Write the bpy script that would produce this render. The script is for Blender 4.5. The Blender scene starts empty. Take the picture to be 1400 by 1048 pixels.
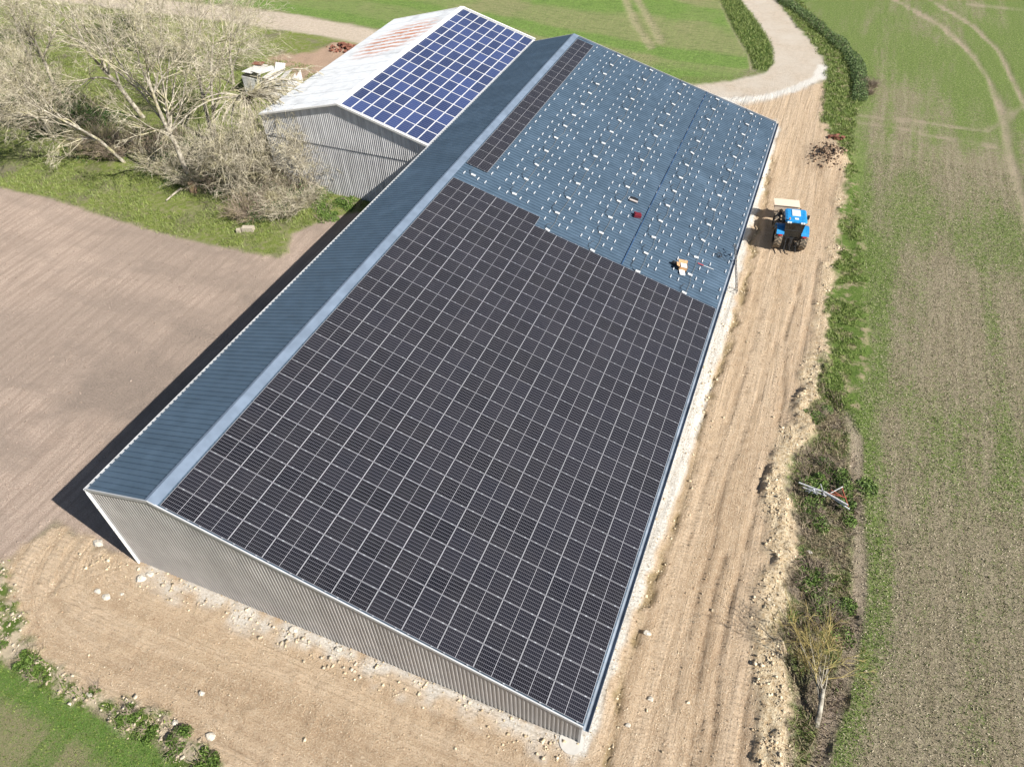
import bpy, math, random
import numpy as np
from mathutils import Vector, Matrix, noise as mnoise

S = bpy.context.scene
COL = S.collection
random.seed(11)
RNG = np.random.default_rng(5)

# ------------------------------------------------------------------ camera, sky, sun, exposure
cam_data = bpy.data.cameras.new("camera")
cam = bpy.data.objects.new("camera", cam_data)
COL.objects.link(cam)
CAM = (1.963, -11.346, 34.47)
Rw = [[0.9266964, 0.3752875, -0.0198233], [0.2537467, -0.6637415, -0.7036049], [-0.2772116, 0.6469980, -0.7103149]]
m = Matrix.Identity(4)
for i in range(3):
    m[i][0] = Rw[0][i]; m[i][1] = -Rw[1][i]; m[i][2] = -Rw[2][i]; m[i][3] = CAM[i]
cam.matrix_world = m
cam_data.sensor_fit = 'HORIZONTAL'
cam_data.sensor_width = 36.0
cam_data.lens = 979.7 / 1400 * 36
cam_data.clip_start = 0.5
cam_data.clip_end = 6000
S.camera = cam

SUN = Vector((7.85, -1.42, 6.68)).normalized()
world = bpy.data.worlds.new("World")
S.world = world
world.use_nodes = True
wn = world.node_tree
wn.nodes.clear()
w_out = wn.nodes.new('ShaderNodeOutputWorld')
w_bg = wn.nodes.new('ShaderNodeBackground')
w_sky = wn.nodes.new('ShaderNodeTexSky')
w_sky.sky_type = 'NISHITA'
w_sky.sun_disc = False
w_sky.sun_elevation = math.asin(SUN.z)
w_sky.sun_rotation = math.atan2(SUN.x, SUN.y)
w_sky.dust_density = 0.8
w_bg.inputs['Strength'].default_value = 0.05
wn.links.new(w_sky.outputs[0], w_bg.inputs[0])
wn.links.new(w_bg.outputs[0], w_out.inputs[0])

sun_data = bpy.data.lights.new("sun", 'SUN')
sun_data.energy = 5.0
sun_data.angle = math.radians(0.5)
sun_data.color = (1.0, 0.955, 0.89)
sun = bpy.data.objects.new("sun", sun_data)
COL.objects.link(sun)
sun.rotation_euler = SUN.to_track_quat('Z', 'Y').to_euler()
sun.location = (30, -20, 60)

S.view_settings.view_transform = 'Standard'
S.view_settings.look = 'None'
S.view_settings.exposure = 0.82
S.view_settings.gamma = 1.0
S.view_settings.use_curve_mapping = False
S.render.engine = 'CYCLES'

# ------------------------------------------------------------------ helpers
class G:
    """collects geometry for ONE mesh"""
    def __init__(s):
        s.v = []; s.f = []; s.m = []; s.uv = {}
    def quad(s, a, b, c, d, mi=0, uv=None):
        n = len(s.v); s.v += [a, b, c, d]; s.f.append((n, n+1, n+2, n+3)); s.m.append(mi)
        if uv: s.uv[len(s.f)-1] = uv
    def tri(s, a, b, c, mi=0):
        n = len(s.v); s.v += [a, b, c]; s.f.append((n, n+1, n+2)); s.m.append(mi)
    def poly(s, pts, mi=0):
        n = len(s.v); s.v += list(pts); s.f.append(tuple(range(n, n+len(pts)))); s.m.append(mi)
    def box(s, x0, x1, y0, y1, z0, z1, mi=0, M=None):
        p = [(x0,y0,z0),(x1,y0,z0),(x1,y1,z0),(x0,y1,z0),(x0,y0,z1),(x1,y0,z1),(x1,y1,z1),(x0,y1,z1)]
        if M is not None: p = [tuple(M @ Vector(q)) for q in p]
        n = len(s.v); s.v += p
        for f in ((0,3,2,1),(4,5,6,7),(0,1,5,4),(1,2,6,5),(2,3,7,6),(3,0,4,7)):
            s.f.append(tuple(n+i for i in f)); s.m.append(mi)
    def tube(s, pts, rad, n=6, mi=0, cap=True):
        pts = [Vector(p) for p in pts]
        if not isinstance(rad, (list, tuple)): rad = [rad]*len(pts)
        base = len(s.v); ref = None
        for i, p in enumerate(pts):
            d = (pts[min(i+1, len(pts)-1)] - pts[max(i-1, 0)])
            if d.length < 1e-7: d = Vector((0,0,1))
            d.normalize()
            if ref is None:
                ref = Vector((0,0,1)) if abs(d.z) < .9 else Vector((1,0,0))
            a = d.cross(ref)
            if a.length < 1e-4: a = d.orthogonal()
            a.normalize(); b = d.cross(a); ref = b.cross(d) if False else ref
            for k in range(n):
                t = 2*math.pi*k/n
                q = p + (a*math.cos(t) + b*math.sin(t))*rad[i]
                s.v.append((q.x, q.y, q.z))
        for i in range(len(pts)-1):
            for k in range(n):
                a0 = base+i*n+k; a1 = base+i*n+(k+1) % n
                s.f.append((a0, a1, a1+n, a0+n)); s.m.append(mi)
        if cap and n > 3:
            s.f.append(tuple(base+k for k in reversed(range(n)))); s.m.append(mi)
            e = base+(len(pts)-1)*n
            s.f.append(tuple(e+k for k in range(n))); s.m.append(mi)
    def spike(s, p, q, r, mi=0):
        p = Vector(p); q = Vector(q); d = q-p
        a = d.orthogonal().normalized(); b = d.normalized().cross(a)
        n = len(s.v)
        for k in range(3):
            t = 2.0944*k; w = p + (a*math.cos(t)+b*math.sin(t))*r
            s.v.append((w.x, w.y, w.z))
        s.v.append((q.x, q.y, q.z))
        for k in range(3):
            s.f.append((n+k, n+(k+1) % 3, n+3)); s.m.append(mi)
    def cyl(s, c, axis, r, h, n=16, mi=0):
        c = Vector(c); ax = Vector(axis).normalized()
        s.tube([c-ax*h/2, c+ax*h/2], r, n, mi)
    def mesh(s, name):
        me = bpy.data.meshes.new(name)
        me.from_pydata([tuple(p) for p in s.v], [], s.f)
        if any(s.m): me.polygons.foreach_set('material_index', s.m)
        if s.uv:
            ul = me.uv_layers.new(name='UVMap')
            for fi, uv in s.uv.items():
                ls = me.polygons[fi].loop_start
                for k, c in enumerate(uv): ul.data[ls+k].uv = c
        me.update()
        return me

def add(name, me, mats=None, parent=None, loc=None, **props):
    if isinstance(me, G): me = me.mesh(name)
    o = bpy.data.objects.new(name, me)
    if mats is not None and not me.materials:
        for x in (mats if isinstance(mats, (list, tuple)) else [mats]): me.materials.append(x)
    COL.objects.link(o)
    if parent is not None: o.parent = parent
    if loc is not None: o.location = loc
    for k, v in props.items(): o[k] = v
    return o

def thing(name, label, cat, loc=(0,0,0), rz=0.0, group=None):
    o = bpy.data.objects.new(name, None)
    o.empty_display_size = 0.3
    COL.objects.link(o)
    o.location = loc; o.rotation_euler = (0, 0, rz)
    o['label'] = label; o['category'] = cat
    if group: o['group'] = group
    return o

def smooth(o):
    o.data.polygons.foreach_set('use_smooth', [True]*len(o.data.polygons)); o.data.update(); return o

def np_mesh(name, V, F, mats, parent=None, **props):
    """V (n,3) float, F (m,k) int with constant k"""
    me = bpy.data.meshes.new(name)
    n, mm, k = len(V), len(F), F.shape[1]
    me.vertices.add(n); me.vertices.foreach_set('co', np.asarray(V, np.float32).ravel())
    me.loops.add(mm*k); me.loops.foreach_set('vertex_index', F.astype(np.int32).ravel())
    me.polygons.add(mm)
    me.polygons.foreach_set('loop_start', np.arange(0, mm*k, k, dtype=np.int32))
    me.polygons.foreach_set('loop_total', np.full(mm, k, dtype=np.int32))
    me.update(calc_edges=True)
    return add(name, me, mats, parent, **props)

# ------------------------------------------------------------------ material helpers
class NT:
    def __init__(s, name):
        s.mat = bpy.data.materials.new(name); s.mat.use_nodes = True
        s.t = s.mat.node_tree; s.t.nodes.clear()
        s.out = s.t.nodes.new('ShaderNodeOutputMaterial')
        s.b = s.t.nodes.new('ShaderNodeBsdfPrincipled')
        s.t.links.new(s.b.outputs[0], s.out.inputs[0])
        s.geo = s.t.nodes.new('ShaderNodeNewGeometry')
        s.P = s.geo.outputs['Position']
    def n(s, t): return s.t.nodes.new(t)
    def l(s, a, b): s.t.links.new(a, b)
    def set(s, sock, v):
        if hasattr(v, 'is_linked'): s.l(v, sock)
        elif isinstance(v, (tuple, list)) and len(v) == 3 and sock.type == 'RGBA': sock.default_value = (*v, 1)
        else: sock.default_value = v
    def mapping(s, vec, scale=(1,1,1), rot=0.0):
        q = s.n('ShaderNodeMapping'); s.l(vec, q.inputs[0]); q.inputs['Scale'].default_value = scale; q.inputs['Rotation'].default_value = (0,0,rot)
        return q.outputs[0]
    def noise(s, scale, detail=3, rough=0.55, vec=None, dist=0.0):
        q = s.n('ShaderNodeTexNoise'); s.l(vec if vec else s.P, q.inputs['Vector'])
        q.inputs['Scale'].default_value = scale; q.inputs['Detail'].default_value = detail; q.inputs['Roughness'].default_value = rough
        q.inputs['Distortion'].default_value = dist
        return q.outputs['Fac']
    def voro(s, scale, vec=None, feature='F1', out='Distance'):
        q = s.n('ShaderNodeTexVoronoi'); s.l(vec if vec else s.P, q.inputs['Vector']); q.feature = feature
        q.inputs['Scale'].default_value = scale
        return q.outputs[out]
    def ramp(s, fac, a, b, va=0.0, vb=1.0):
        q = s.n('ShaderNodeMapRange'); s.set(q.inputs[0], fac)
        q.inputs[1].default_value = a; q.inputs[2].default_value = b; q.inputs[3].default_value = va; q.inputs[4].default_value = vb
        return q.outputs[0]
    def mix(s, f, a, b, mode='MIX'):
        q = s.n('ShaderNodeMix'); q.data_type = 'RGBA'; q.blend_type = mode
        s.set(q.inputs[0], f); s.set(q.inputs[6], a); s.set(q.inputs[7], b)
        return q.outputs[2]
    def math(s, op, a, b=None):
        q = s.n('ShaderNodeMath'); q.operation = op; s.set(q.inputs[0], a)
        if b is not None: s.set(q.inputs[1], b)
        return q.outputs[0]
    def attr(s, name):
        q = s.n('ShaderNodeAttribute'); q.attribute_name = name; return q.outputs['Fac']
    def bump(s, h, strength=0.5, dist=0.05):
        q = s.n('ShaderNodeBump'); s.l(h, q.inputs['Height']); q.inputs['Strength'].default_value = strength; q.inputs['Distance'].default_value = dist
        s.l(q.outputs[0], s.b.inputs['Normal'])
    def fin(s, color, rough=0.8, metal=0.0, spec=0.5):
        s.set(s.b.inputs['Base Color'], color); s.set(s.b.inputs['Roughness'], rough); s.set(s.b.inputs['Metallic'], metal)
        s.b.inputs['Specular IOR Level'].default_value = spec
        return s.mat

def simple(name, c, rough=0.7, metal=0.0, var=0.15, scale=6.0, spec=0.5):
    """colour with mottling and grime"""
    q = NT(name)
    tc = q.n('ShaderNodeTexCoord').outputs['Object']
    a = q.noise(scale, 4, 0.6, tc)
    d = tuple(x*(1-var) for x in c); e = tuple(min(1, x*(1+var)) for x in c)
    col = q.mix(q.ramp(a, .3, .7), d, e)
    return q.fin(col, rough, metal, spec)

# ------------------------------------------------------------------ numpy noise
def vnoise(x, y, seed=0):
    xi = np.floor(x).astype(np.int64); yi = np.floor(y).astype(np.int64)
    xf = x-xi; yf = y-yi
    u = xf*xf*(3-2*xf); v = yf*yf*(3-2*yf)
    def h(a, b):
        k = (a*374761393 + b*668265263 + seed*2147483647) & 0xffffffff
        k = ((k ^ (k >> 13))*1274126177) & 0xffffffff
        k = (k ^ (k >> 16)) & 0xffffff
        return k/float(0xffffff)
    return (h(xi,yi)*(1-u)+h(xi+1,yi)*u)*(1-v)+(h(xi,yi+1)*(1-u)+h(xi+1,yi+1)*u)*v

def fbm(x, y, f, octs=4, seed=0, gain=0.5):
    s = 0; a = 1; t = 0
    for i in range(octs):
        s = s+a*vnoise(x*f+17.3*i, y*f-9.1*i, seed+i); t += a; a *= gain; f *= 2.03
    return s/t

def sst(e0, e1, x):
    t = np.clip((x-e0)/(e1-e0), 0, 1); return t*t*(3-2*t)

def seg_dist(x, y, pts, closed=False):
    d = np.full(x.shape, 1e9)
    n = len(pts)
    for i in range(n if closed else n-1):
        ax, ay = pts[i]; bx, by = pts[(i+1) % n]
        dx, dy = bx-ax, by-ay; L = dx*dx+dy*dy+1e-9
        t = np.clip(((x-ax)*dx+(y-ay)*dy)/L, 0, 1)
        d = np.minimum(d, (x-ax-t*dx)**2+(y-ay-t*dy)**2)
    return np.sqrt(d)

def inside(x, y, pts):
    r = np.zeros(x.shape, bool); n = len(pts); j = n-1
    for i in range(n):
        xi, yi = pts[i]; xj, yj = pts[j]
        c = ((yi > y) != (yj > y)) & (x < (xj-xi)*(y-yi)/((yj-yi) if yj != yi else 1e-9)+xi)
        r ^= c; j = i
    return r

def sdf(x, y, pts):
    d = seg_dist(x, y, pts, True)
    return np.where(inside(x, y, pts), d, -d)

# ------------------------------------------------------------------ ground zones (metres; barn corner at 0,0, ridge along +y)
Z = dict(
    dirt=[(-12,70.0),(-5.3,70.0),(-0.2,73.5),(3.4,77.5),(4.3,73.9),(4.3,68.2),(4.9,65.0),(6.5,62.2),(7.4,59.1),(7.6,55.1),(7.5,48.6),(7.8,44.0),(7.7,39.8),(7.5,35.0),(7.8,31.2),(7.7,28.8),(7.8,26.3),(7.6,24.1),(7.6,22.1),(7.1,20.7),(6.6,19.0),(6.9,17.1),(7.7,15.8),(7.6,14.2),(8.0,12.5),(7.8,10.6),(7.4,8.7),(7.9,7.3),(8.4,6.0),(8.6,3.9),(8.8,2.1),(9.3,-1.8),(9.6,-12),(-8,-16),(-11.2,-10.0),(-14.8,-6.7),(-16.8,-6.5),(-19.7,-6.4),(-22.3,-6.5),(-24.8,-6.6),(-27.0,-6.1),(-29.2,-5.3),(-32.2,-4.7),(-32.6,-3.9),(-32.2,-2.8),(-32.0,-1.2),(-31.6,0.3),(-25.5,-0.1),(-24,3),(-4,3),(-4,63.0)],
    till=[(-184,16),(-104.1,22.3),(-67.1,27.0),(-61.7,27.3),(-55.0,26.8),(-48.6,26.3),(-42.3,26.3),(-37.9,26.5),(-35.0,26.8),(-34.9,27.6),(-36.0,30.1),(-34.8,32.9),(-32.4,35.1),(-27.6,33),(-25.6,-0.4),(-32.0,0.3),(-32.3,-3.2),(-33.0,-5.4),(-45.4,-13.8),(-184,-60)],
    gravel=[(-10.0,102.3),(-6.4,94.3),(-3.4,85.9),(-2.5,81.3),(-3.1,77.7),(-6.3,74.2),(-10.0,71.8),(-15.8,71.1),(-52,74.0),(-52,69.8),(-12.8,66.0),(-8.2,67.2),(-5.1,67.2),(-1.6,70.3),(1.7,74.7),(3.7,78.4),(3.6,82.3),(1.9,87.7),(-1.3,94.6),(-5.2,103.9),(-8.2,113.2),(-60,262),(-66,258),(-13.4,111.6)],
    white=[(-0.5,66.0),(0.2,64.1),(0.15,57.5),(0.4,51.1),(0.4,44.7),(0.4,40.7),(0.8,33.4),(0.9,28.2),(0.8,22.2),(0.8,17.1),(0.6,12.5),(0.45,9.1),(0.2,5.9),(0.2,3.1),(0.4,1.1),(0.2,-0.5),(-0.8,-0.5),(-1.3,-0.1),(-1.4,1),(-1.5,59.6)],
    hedgeL=[(-12.6,101.4),(-8.9,90.6),(-5.6,82.7),(-4.5,78.4),(-2.9,78.2),(-2.5,81.3),(-3.5,86.6),(-6.4,94.3),(-10.0,102.3),(-13.4,111.7),(-66,258),(-68,256),(-17.0,110.4)],
    vergeR=[(-5.2,103.9),(-1.3,94.6),(1.9,87.7),(3.7,81.2),(3.5,76.8),(3.9,70.0),(5.3,64.3),(7.3,59.4),(7.6,55.1),(7.5,48.6),(7.8,44.0),(7.7,39.8),(7.5,35.0),(7.8,31.2),(7.7,28.8),(8.2,27.1),(8.8,25.3),(9.3,24.8),(10.1,25.8),(10.4,28.0),(10.8,30.4),(10.5,35.2),(9.8,43.8),(9.0,49.1),(8.4,55.4),(7.7,62.7),(7.4,67.6),(8.0,73.3),(7.8,79.3),(5.9,87.8),(3.3,93.4),(-1.2,102.0),(-4.6,114.4),(-56,262),(-60,262)],
    ditch=[(7.7,28.8),(7.8,26.3),(7.6,24.1),(7.6,22.1),(7.1,20.7),(6.6,19.0),(6.9,17.1),(7.7,15.8),(7.6,14.2),(8.0,12.5),(7.8,10.6),(7.4,8.7),(7.9,7.3),(8.4,6.0),(8.6,3.9),(8.8,2.1),(9.3,-1.8),(9.6,-12),(10.2,-12),(10.0,-1.5),(10.0,2.5),(10.1,4.2),(10.6,6.1),(10.8,8.4),(11.0,10.5),(11.0,13.2),(10.7,16.5),(10.4,19.6),(10.1,23.1),(9.5,25.2)],
    trees=[(-184,16),(-104.1,22.3),(-67.1,27.0),(-61.7,27.3),(-55.0,26.8),(-48.6,26.3),(-42.3,26.3),(-37.9,26.5),(-35.0,26.8),(-34.9,27.6),(-36.0,30.1),(-34.8,32.9),(-32.4,35.1),(-25.8,34.0),(-25.8,60),(-52.2,70.4),(-60.3,70.9),(-76.7,72.0),(-95.7,71.1),(-117.5,70.8),(-186.5,68.4)],
    track2=[(-192.0,71.5),(-121.5,74.4),(-99.7,75.3),(-80.1,76.3),(-76.6,76.8),(-67.7,76.6),(-55.2,75.5),(-50.4,74.4),(-50.0,70.0),(-60.3,70.9),(-74.8,71.2),(-94.8,70.1),(-116.3,69.8),(-178.8,64.0)],
    pink=[(-60.8,58.8),(-61.0,63.5),(-56.9,65.7),(-55.2,69.9),(-50,69.4),(-40,60),(-52.5,60.5),(-54.0,56.6),(-57.2,61.2)],
    weedband=[(-11,-9.5),(-14.8,-6.5),(-16.8,-6.3),(-19.7,-6.2),(-22.3,-6.3),(-24.8,-6.4),(-27.0,-5.9),(-29.2,-4.9),(-31.6,-3.6),(-32.2,-2.8),(-36,-4),(-40,-6.5),(-31.5,-6.6),(-27.9,-7.1),(-25.0,-7.1),(-20.7,-7.2),(-17.2,-7.3),(-15.6,-7.7),(-12,-11)],
    greenfield=[(-184,-55),(-51.9,-10.8),(-40,-6.6),(-31.5,-6.6),(-27.9,-7.1),(-24.9,-7.1),(-20.7,-7.2),(-17.2,-7.3),(-15.6,-7.7),(-10.5,-12.2),(-6,-24),(-60,-90)],
    topfield=[(-1500,74),(-197.9,74.7),(-77.6,77.6),(-53.3,76.1),(-14.4,72.7),(-6.5,75.4),(-5.0,78.5),(-6.0,82.7),(-8.9,90.6),(-12.6,101.4),(-17.7,114.0),(-68,256),(-600,1500),(-1500,1500)],
    sidegrass=[(-27.9,2),(-27.4,12),(-27.6,20),(-27.2,34),(-25.4,34),(-25.4,2)],
)
tracks = dict(
    t1=[(9.2,113.6),(10.3,109.0),(16.3,99.7),(19.4,91.3),(20.8,83.9),(21.5,76.2),(21.8,66.2),(22.2,54.0),(22.6,43.4),(24,20)],
    t2=[(12.1,114.6),(14.6,110.4),(19.8,101.7),(22.3,93.5),(23.5,82.7),(24.3,75.4),(25,60)],
    t3=[(7.6,69.8),(12.4,70.3),(16.6,70.5),(20.0,70.7),(21.8,73.6),(23.8,78.0)],
    t4=[(7.7,68.0),(12.5,68.0),(16.5,67.4),(20.4,67.2)],
    t7=[(9,111.5),(15.5,110.7),(26.3,109.7),(40,108)])
tracks_top = [[(-30,108),(-25.3,97.2),(-21.1,87.9),(-17.4,81.1)], [(-28,108),(-23.6,97.7),(-19.1,88.5),(-16.6,83.2)]]
path = [(9.4,25.5),(10.3,23.2),(10.6,18.5),(10.9,15.5),(11.1,12.7),(11.0,10.5),(10.8,8.4),(10.5,6.1),(10.1,4.2),(10.0,2.5),(10.1,-12)]
furrow = [(1.3,-3),(1.2,-0.5),(1.0,3.4),(0.95,6.1),(1.05,8.8),(1.15,11.7),(1.25,14.9),(1.2,18.4),(1.1,22.3),(1.35,26.8),(1.4,32.6),(1.3,38.4),(0.9,48.6),(0.6,57.6)]
berm = [(7.5,30),(7.3,26),(7.1,23),(6.6,20.6),(6.1,18.8),(6.5,16.5),(7.1,15),(7.2,12.5),(7.2,10.5),(6.9,8.7),(7.4,7),(7.9,4.5),(8.2,2),(8.7,-1.8),(9.0,-12)]
berm2 = [(7.1,60),(7.4,55),(7.3,48.6),(7.5,44),(7.3,40),(7.2,35),(7.5,31),(7.4,28)]
ruts = [[(4.9,-4),(4.7,0.8),(4.6,2.3),(4.25,5.0),(4.1,8),(4.2,12)], [(5.7,-4),(5.35,1.0),(5.4,2.7),(5.15,5.0),(5.0,8),(5.3,14)],
        [(5.2,-3),(5.0,1.5),(4.85,4)], [(6.9,-2),(6.7,2),(6.4,5),(6.5,8)], [(3.2,14),(3.6,20),(4.3,26),(4.4,31)], [(5.2,12),(5.3,17),(5.6,21),(5.7,25),(5.0,31),(5.2,38)],
        [(2.2,12),(2.5,20),(2.9,26),(3.0,34)], [(6.3,30),(6.4,36),(6.2,42)], [(3.4,3),(3.3,8),(3.5,14)], [(6.0,20),(6.0,24),(6.6,27)]]
gable_ruts = [[(-26,-5.2),(-18,-4.9),(-10,-5.6),(-2,-7.5),(4,-9)], [(-24,-3.9),(-14,-3.6),(-6,-4.6),(2,-7)], [(-29,-1),(-28.6,-3.4),(-24,-4.7),(-15,-4.3)], [(-20,-5.6),(-12,-6.2),(-6,-7)]]

def zones(x, y):
    wx = x + (fbm(x, y, .8, 3, 3)-.5)*1.3 + (vnoise(x*3.1, y*3.1, 4)-.5)*.5
    wy = y + (fbm(x, y, .8, 3, 7)-.5)*1.3 + (vnoise(x*3.1, y*3.1, 8)-.5)*.5
    sx = x + (fbm(x, y, 1.2, 3, 13)-.5)*.35; sy = y + (fbm(x, y, 1.2, 3, 17)-.5)*.35
    r = {}
    def soft(k, X, Y, w, off=0.0): return sst(-w, w, sdf(X, Y, Z[k])+off)
    far = np.hypot(x, y-30) > 200
    r['top'] = soft('topfield', sx, sy, .3)
    r['green'] = soft('greenfield', sx, sy, .15)
    r['till'] = soft('till', sx, sy, .35)
    r['trees'] = soft('trees', sx, sy, .35)
    r['side'] = soft('sidegrass', wx, wy, .5)*sst(.3,.55,fbm(x,y,.5,3,31))
    r['track2'] = soft('track2', sx, sy, .4)
    r['pink'] = soft('pink', wx, wy, .7)
    r['dirt'] = soft('dirt', wx, wy, .35)
    r['weed'] = soft('weedband', wx, wy, .3)
    r['gravel'] = soft('gravel', sx, sy, .4)
    r['verge'] = soft('vergeR', wx, wy, .3)
    r['ditch'] = soft('ditch', wx, wy, .35)
    r['hedge'] = soft('hedgeL', sx, sy, .3)
    r['white'] = soft('white', x-.22+(vnoise(x*2, y*1.3, 5)-.5)*.35, sy, .16)
    r['white'] = np.maximum(r['white'], sst(.75, .35, seg_dist(x, y, [(3.0,82),(2.9,78.5),(.6,74.3),(-2.2,71.0),(-5.4,69.0),(-9,68.3),(-13,68)])+(fbm(x, y, .8, 3, 58)-.5)*.7))
    # crushed stone line against the gable
    r['white'] = np.maximum(r['white'], .8*sst(-1.35, -.2, y+(vnoise(x*1.5, y*1.5, 77)-.5)*1.2)*sst(.25, .05, y)*sst(-25.6,-24.6,x)*sst(.5,-.3,x)*sst(.25,.55,fbm(x,y,1.1,3,57)))
    # barn footprint
    r['foot'] = ((x > -25.4) & (x < -0.3) & (y > .15) & (y < 60.3)).astype(float)
    return r

def extras(x, y, r):
    """vegetation cover, wheel marks, tone"""
    e = {}
    n1 = fbm(x, y*.8, .10, 5, 41, .62); n2 = fbm(x*1.7, y*.16, .5, 4, 45, .6)
    dp = seg_dist(x, y, path)
    dv = -sdf(x, y, Z['vergeR']); dv = np.where(x > 7, dv, 9)
    g = .27 + .42*sst(.40, .78, .55*n1+.45*n2+.0016*np.clip(y, 0, 120)+.005*np.clip(x-18, 0, 12))
    g = g + .42*sst(2.0, .5, dp-.5*n2)*sst(.25, .6, dp)*(x > 9.5) + .32*sst(2.2, .4, dv)
    g = g + .22*sst(45, 90, y)
    e['cover'] = np.clip(g, 0, 1)
    tr = np.zeros_like(x)
    for k, p in tracks.items():
        w = {'t1': .36, 't2': .30, 't3': .26, 't4': .24, 't7': .22}[k]
        tr = np.maximum(tr, sst(w+.3, w-.25, seg_dist(x, y, p)+(n2-.5)*.8)*(1.0 if k in ('t1', 't2') else .7)*(.7+.3*sst(.3, .5, vnoise(x*.7, y*.7, 222))))
    for p in tracks_top: tr = np.maximum(tr, .8*sst(.75, .25, seg_dist(x, y, p)+(n2-.5)*.7))
    tr = np.maximum(tr, .9*sst(.45, .15, dp+(n2-.5)*.3)*(x > 9))
    tr = np.maximum(tr, .8*sst(.45, .1, seg_dist(x, y, [(-12.6,101.4),(-8.9,90.6),(-5.6,82.7),(-4.5,78.4)])+(n2-.5)*.5))
    # ploughed strip ends (right field, drill lines)
    e['tram'] = np.clip(tr, 0, 1)
    # top field banding, roughly along x
    yy = y + .12*x + (fbm(x, y, .05, 2, 61)-.5)*6
    band = vnoise(yy*.33, x*.01, 63)
    gt = .30 + .8*sst(.42, .62, band*.65+.35*n1) + .5*sst(6, 1.5, y-73+.0*x)*(x > -40)
    # green nearer the far left
    gt = gt + .35*sst(-30, -60, x) - .35*sst(.5, .68, fbm(x, y, .12, 3, 66))
    e['cover'] = np.where(r['top'] > .5, np.clip(gt, .12, 1), e['cover'])
    gf = .25+.8*sst(2.4, .8, -y-6.8+(x+25)*-.0+.6*n2-.12*np.clip(x+22, 0, 20)) + .35*sst(.45, .65, n2)
    e['cover'] = np.where(r['green'] > .5, np.clip(gf, .22, .8), e['cover'])
    # u = distance from the barn: streaks run round it
    dx = np.maximum(x-0, -25.5-x); dy = -y
    u = np.where((dx > 0) & (dy > 0), np.hypot(np.maximum(dx, 0), np.maximum(dy, 0)), np.maximum(dx, dy))
    along = np.where(dx > dy, y, -x)
    e['u'] = u; e['along'] = along
    e['streak'] = fbm(u*1.6, along*.10, 1.0, 4, 71, .6)
    rt = np.zeros_like(x)
    for i, p in enumerate(ruts+gable_ruts):
        d = seg_dist(x+(vnoise(x*.8, y*.8, 81)-.5)*.12, y, p)
        rt = np.maximum(rt, sst(.24, .05, d)*(.35+.65*sst(.3, .5, vnoise(x*.5+i*9, y*.5, 82)))*(1 if i in (0, 1, 2, 5) else .6))
    e['rut'] = rt
    e['fur'] = sst(.30, .06, seg_dist(x+(fbm(x, y, 1.1, 3, 85)-.5)*.9, y, furrow))*(.35+.65*sst(.3, .5, vnoise(x*.5, y*.9, 87)))
    e['berm'] = np.maximum(sst(1.25, .35, seg_dist(x+(fbm(x, y, .9, 2, 88)-.5)*.9, y, berm)), .55*sst(.9, .15, seg_dist(x+(fbm(x, y, .9, 2, 88)-.5)*.9, y, berm2)))
    # ploughed field: dark moist patch near the barn
    a = [(-37,20.5),(-31,23.5),(-29,19),(-29.5,13),(-33,7),(-40,6),(-38,14)]
    e['moist'] = .25*sst(.5,.62,fbm(x*.3+y*.05, y*1.0, .9, 3, 96)) + sst(-.8, 1.2, sdf(x+(fbm(x, y, .25, 3, 91)-.5)*4, y+(fbm(x, y, .25, 3, 92)-.5)*4, a))*.55 + .5*sst(.45, .7, fbm(x*.35+y*.12, y*1.1, .16, 4, 95))
    e['mound'] = np.exp(-(((x-5.7)/1.6)**2+((y-59.3)/2.3)**2))
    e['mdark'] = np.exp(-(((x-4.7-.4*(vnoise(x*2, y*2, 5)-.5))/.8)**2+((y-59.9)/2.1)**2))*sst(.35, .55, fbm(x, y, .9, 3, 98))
    e['ground'] = n1
    return e

def height(x, y, r, e):
    near = sst(160, 90, np.hypot(x-2, y))
    h = (fbm(x, y, .12, 3, 101)-.5)*.25*sst(3, 12, np.maximum(np.maximum(x-1, -26.5-x), -y-1))
    h = h + r['dirt']*((e['streak']-.5)*.075 + (fbm(x, y, 2.2, 3, 103)-.5)*.12 - e['rut']*.14)
    lug = np.sin((y*np.where(x > 1, 1, .2)+x*np.where(x > 1, .35, 1))*2*np.pi/.42)
    h = h + r['dirt']*(lug*.022*sst(.52, .62, e['streak']))
    h = h - e['fur']*.17*r['dirt'] + r['dirt']*np.exp(-((seg_dist(x, y, furrow)-.55)/.25)**2)*.10*fbm(x, y, 2, 2, 99)
    h = h + e['berm']*(.05+.50*fbm(x, y, 2.6, 3, 107)*fbm(x, y, .5, 2, 108)*1.2)
    h = h + r['ditch']*(-.35+.35*fbm(x, y, .8, 3, 109))
    h = h + r['verge']*(fbm(x, y, .9, 3, 111)*.30-.1)*sst(0, 1, r['verge'])
    h = h + r['weed']*fbm(x, y, 1.4, 3, 113)*.28
    h = h + r['till']*((fbm(x, y, 1.7, 3, 115)-.5)*.10)
    crop = np.clip(1-r['dirt']-r['till']-r['gravel']-r['trees']-r['verge']-r['ditch'], 0, 1)
    h = h + crop*((fbm(x*3, y*.8, 1.2, 3, 117)-.5)*.08)*near
    h = h + r['trees']*(fbm(x, y, .4, 4, 119)-.4)*.5*sst(2, 10, np.hypot(np.maximum(0, -33-x), 0)+np.maximum(0, 34-y))
    h = h + e['mound']*(.75+.9*(fbm(x, y, 1.6, 3, 121)-.5)) - .1*e['tram']*near
    h = h + .7*np.exp(-(((x+55.2)/2.2)**2+((y-68)/1.6)**2))*fbm(x, y, 1.2, 3, 5)
    return h*(1-r['foot']) - .15*r['foot']

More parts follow.
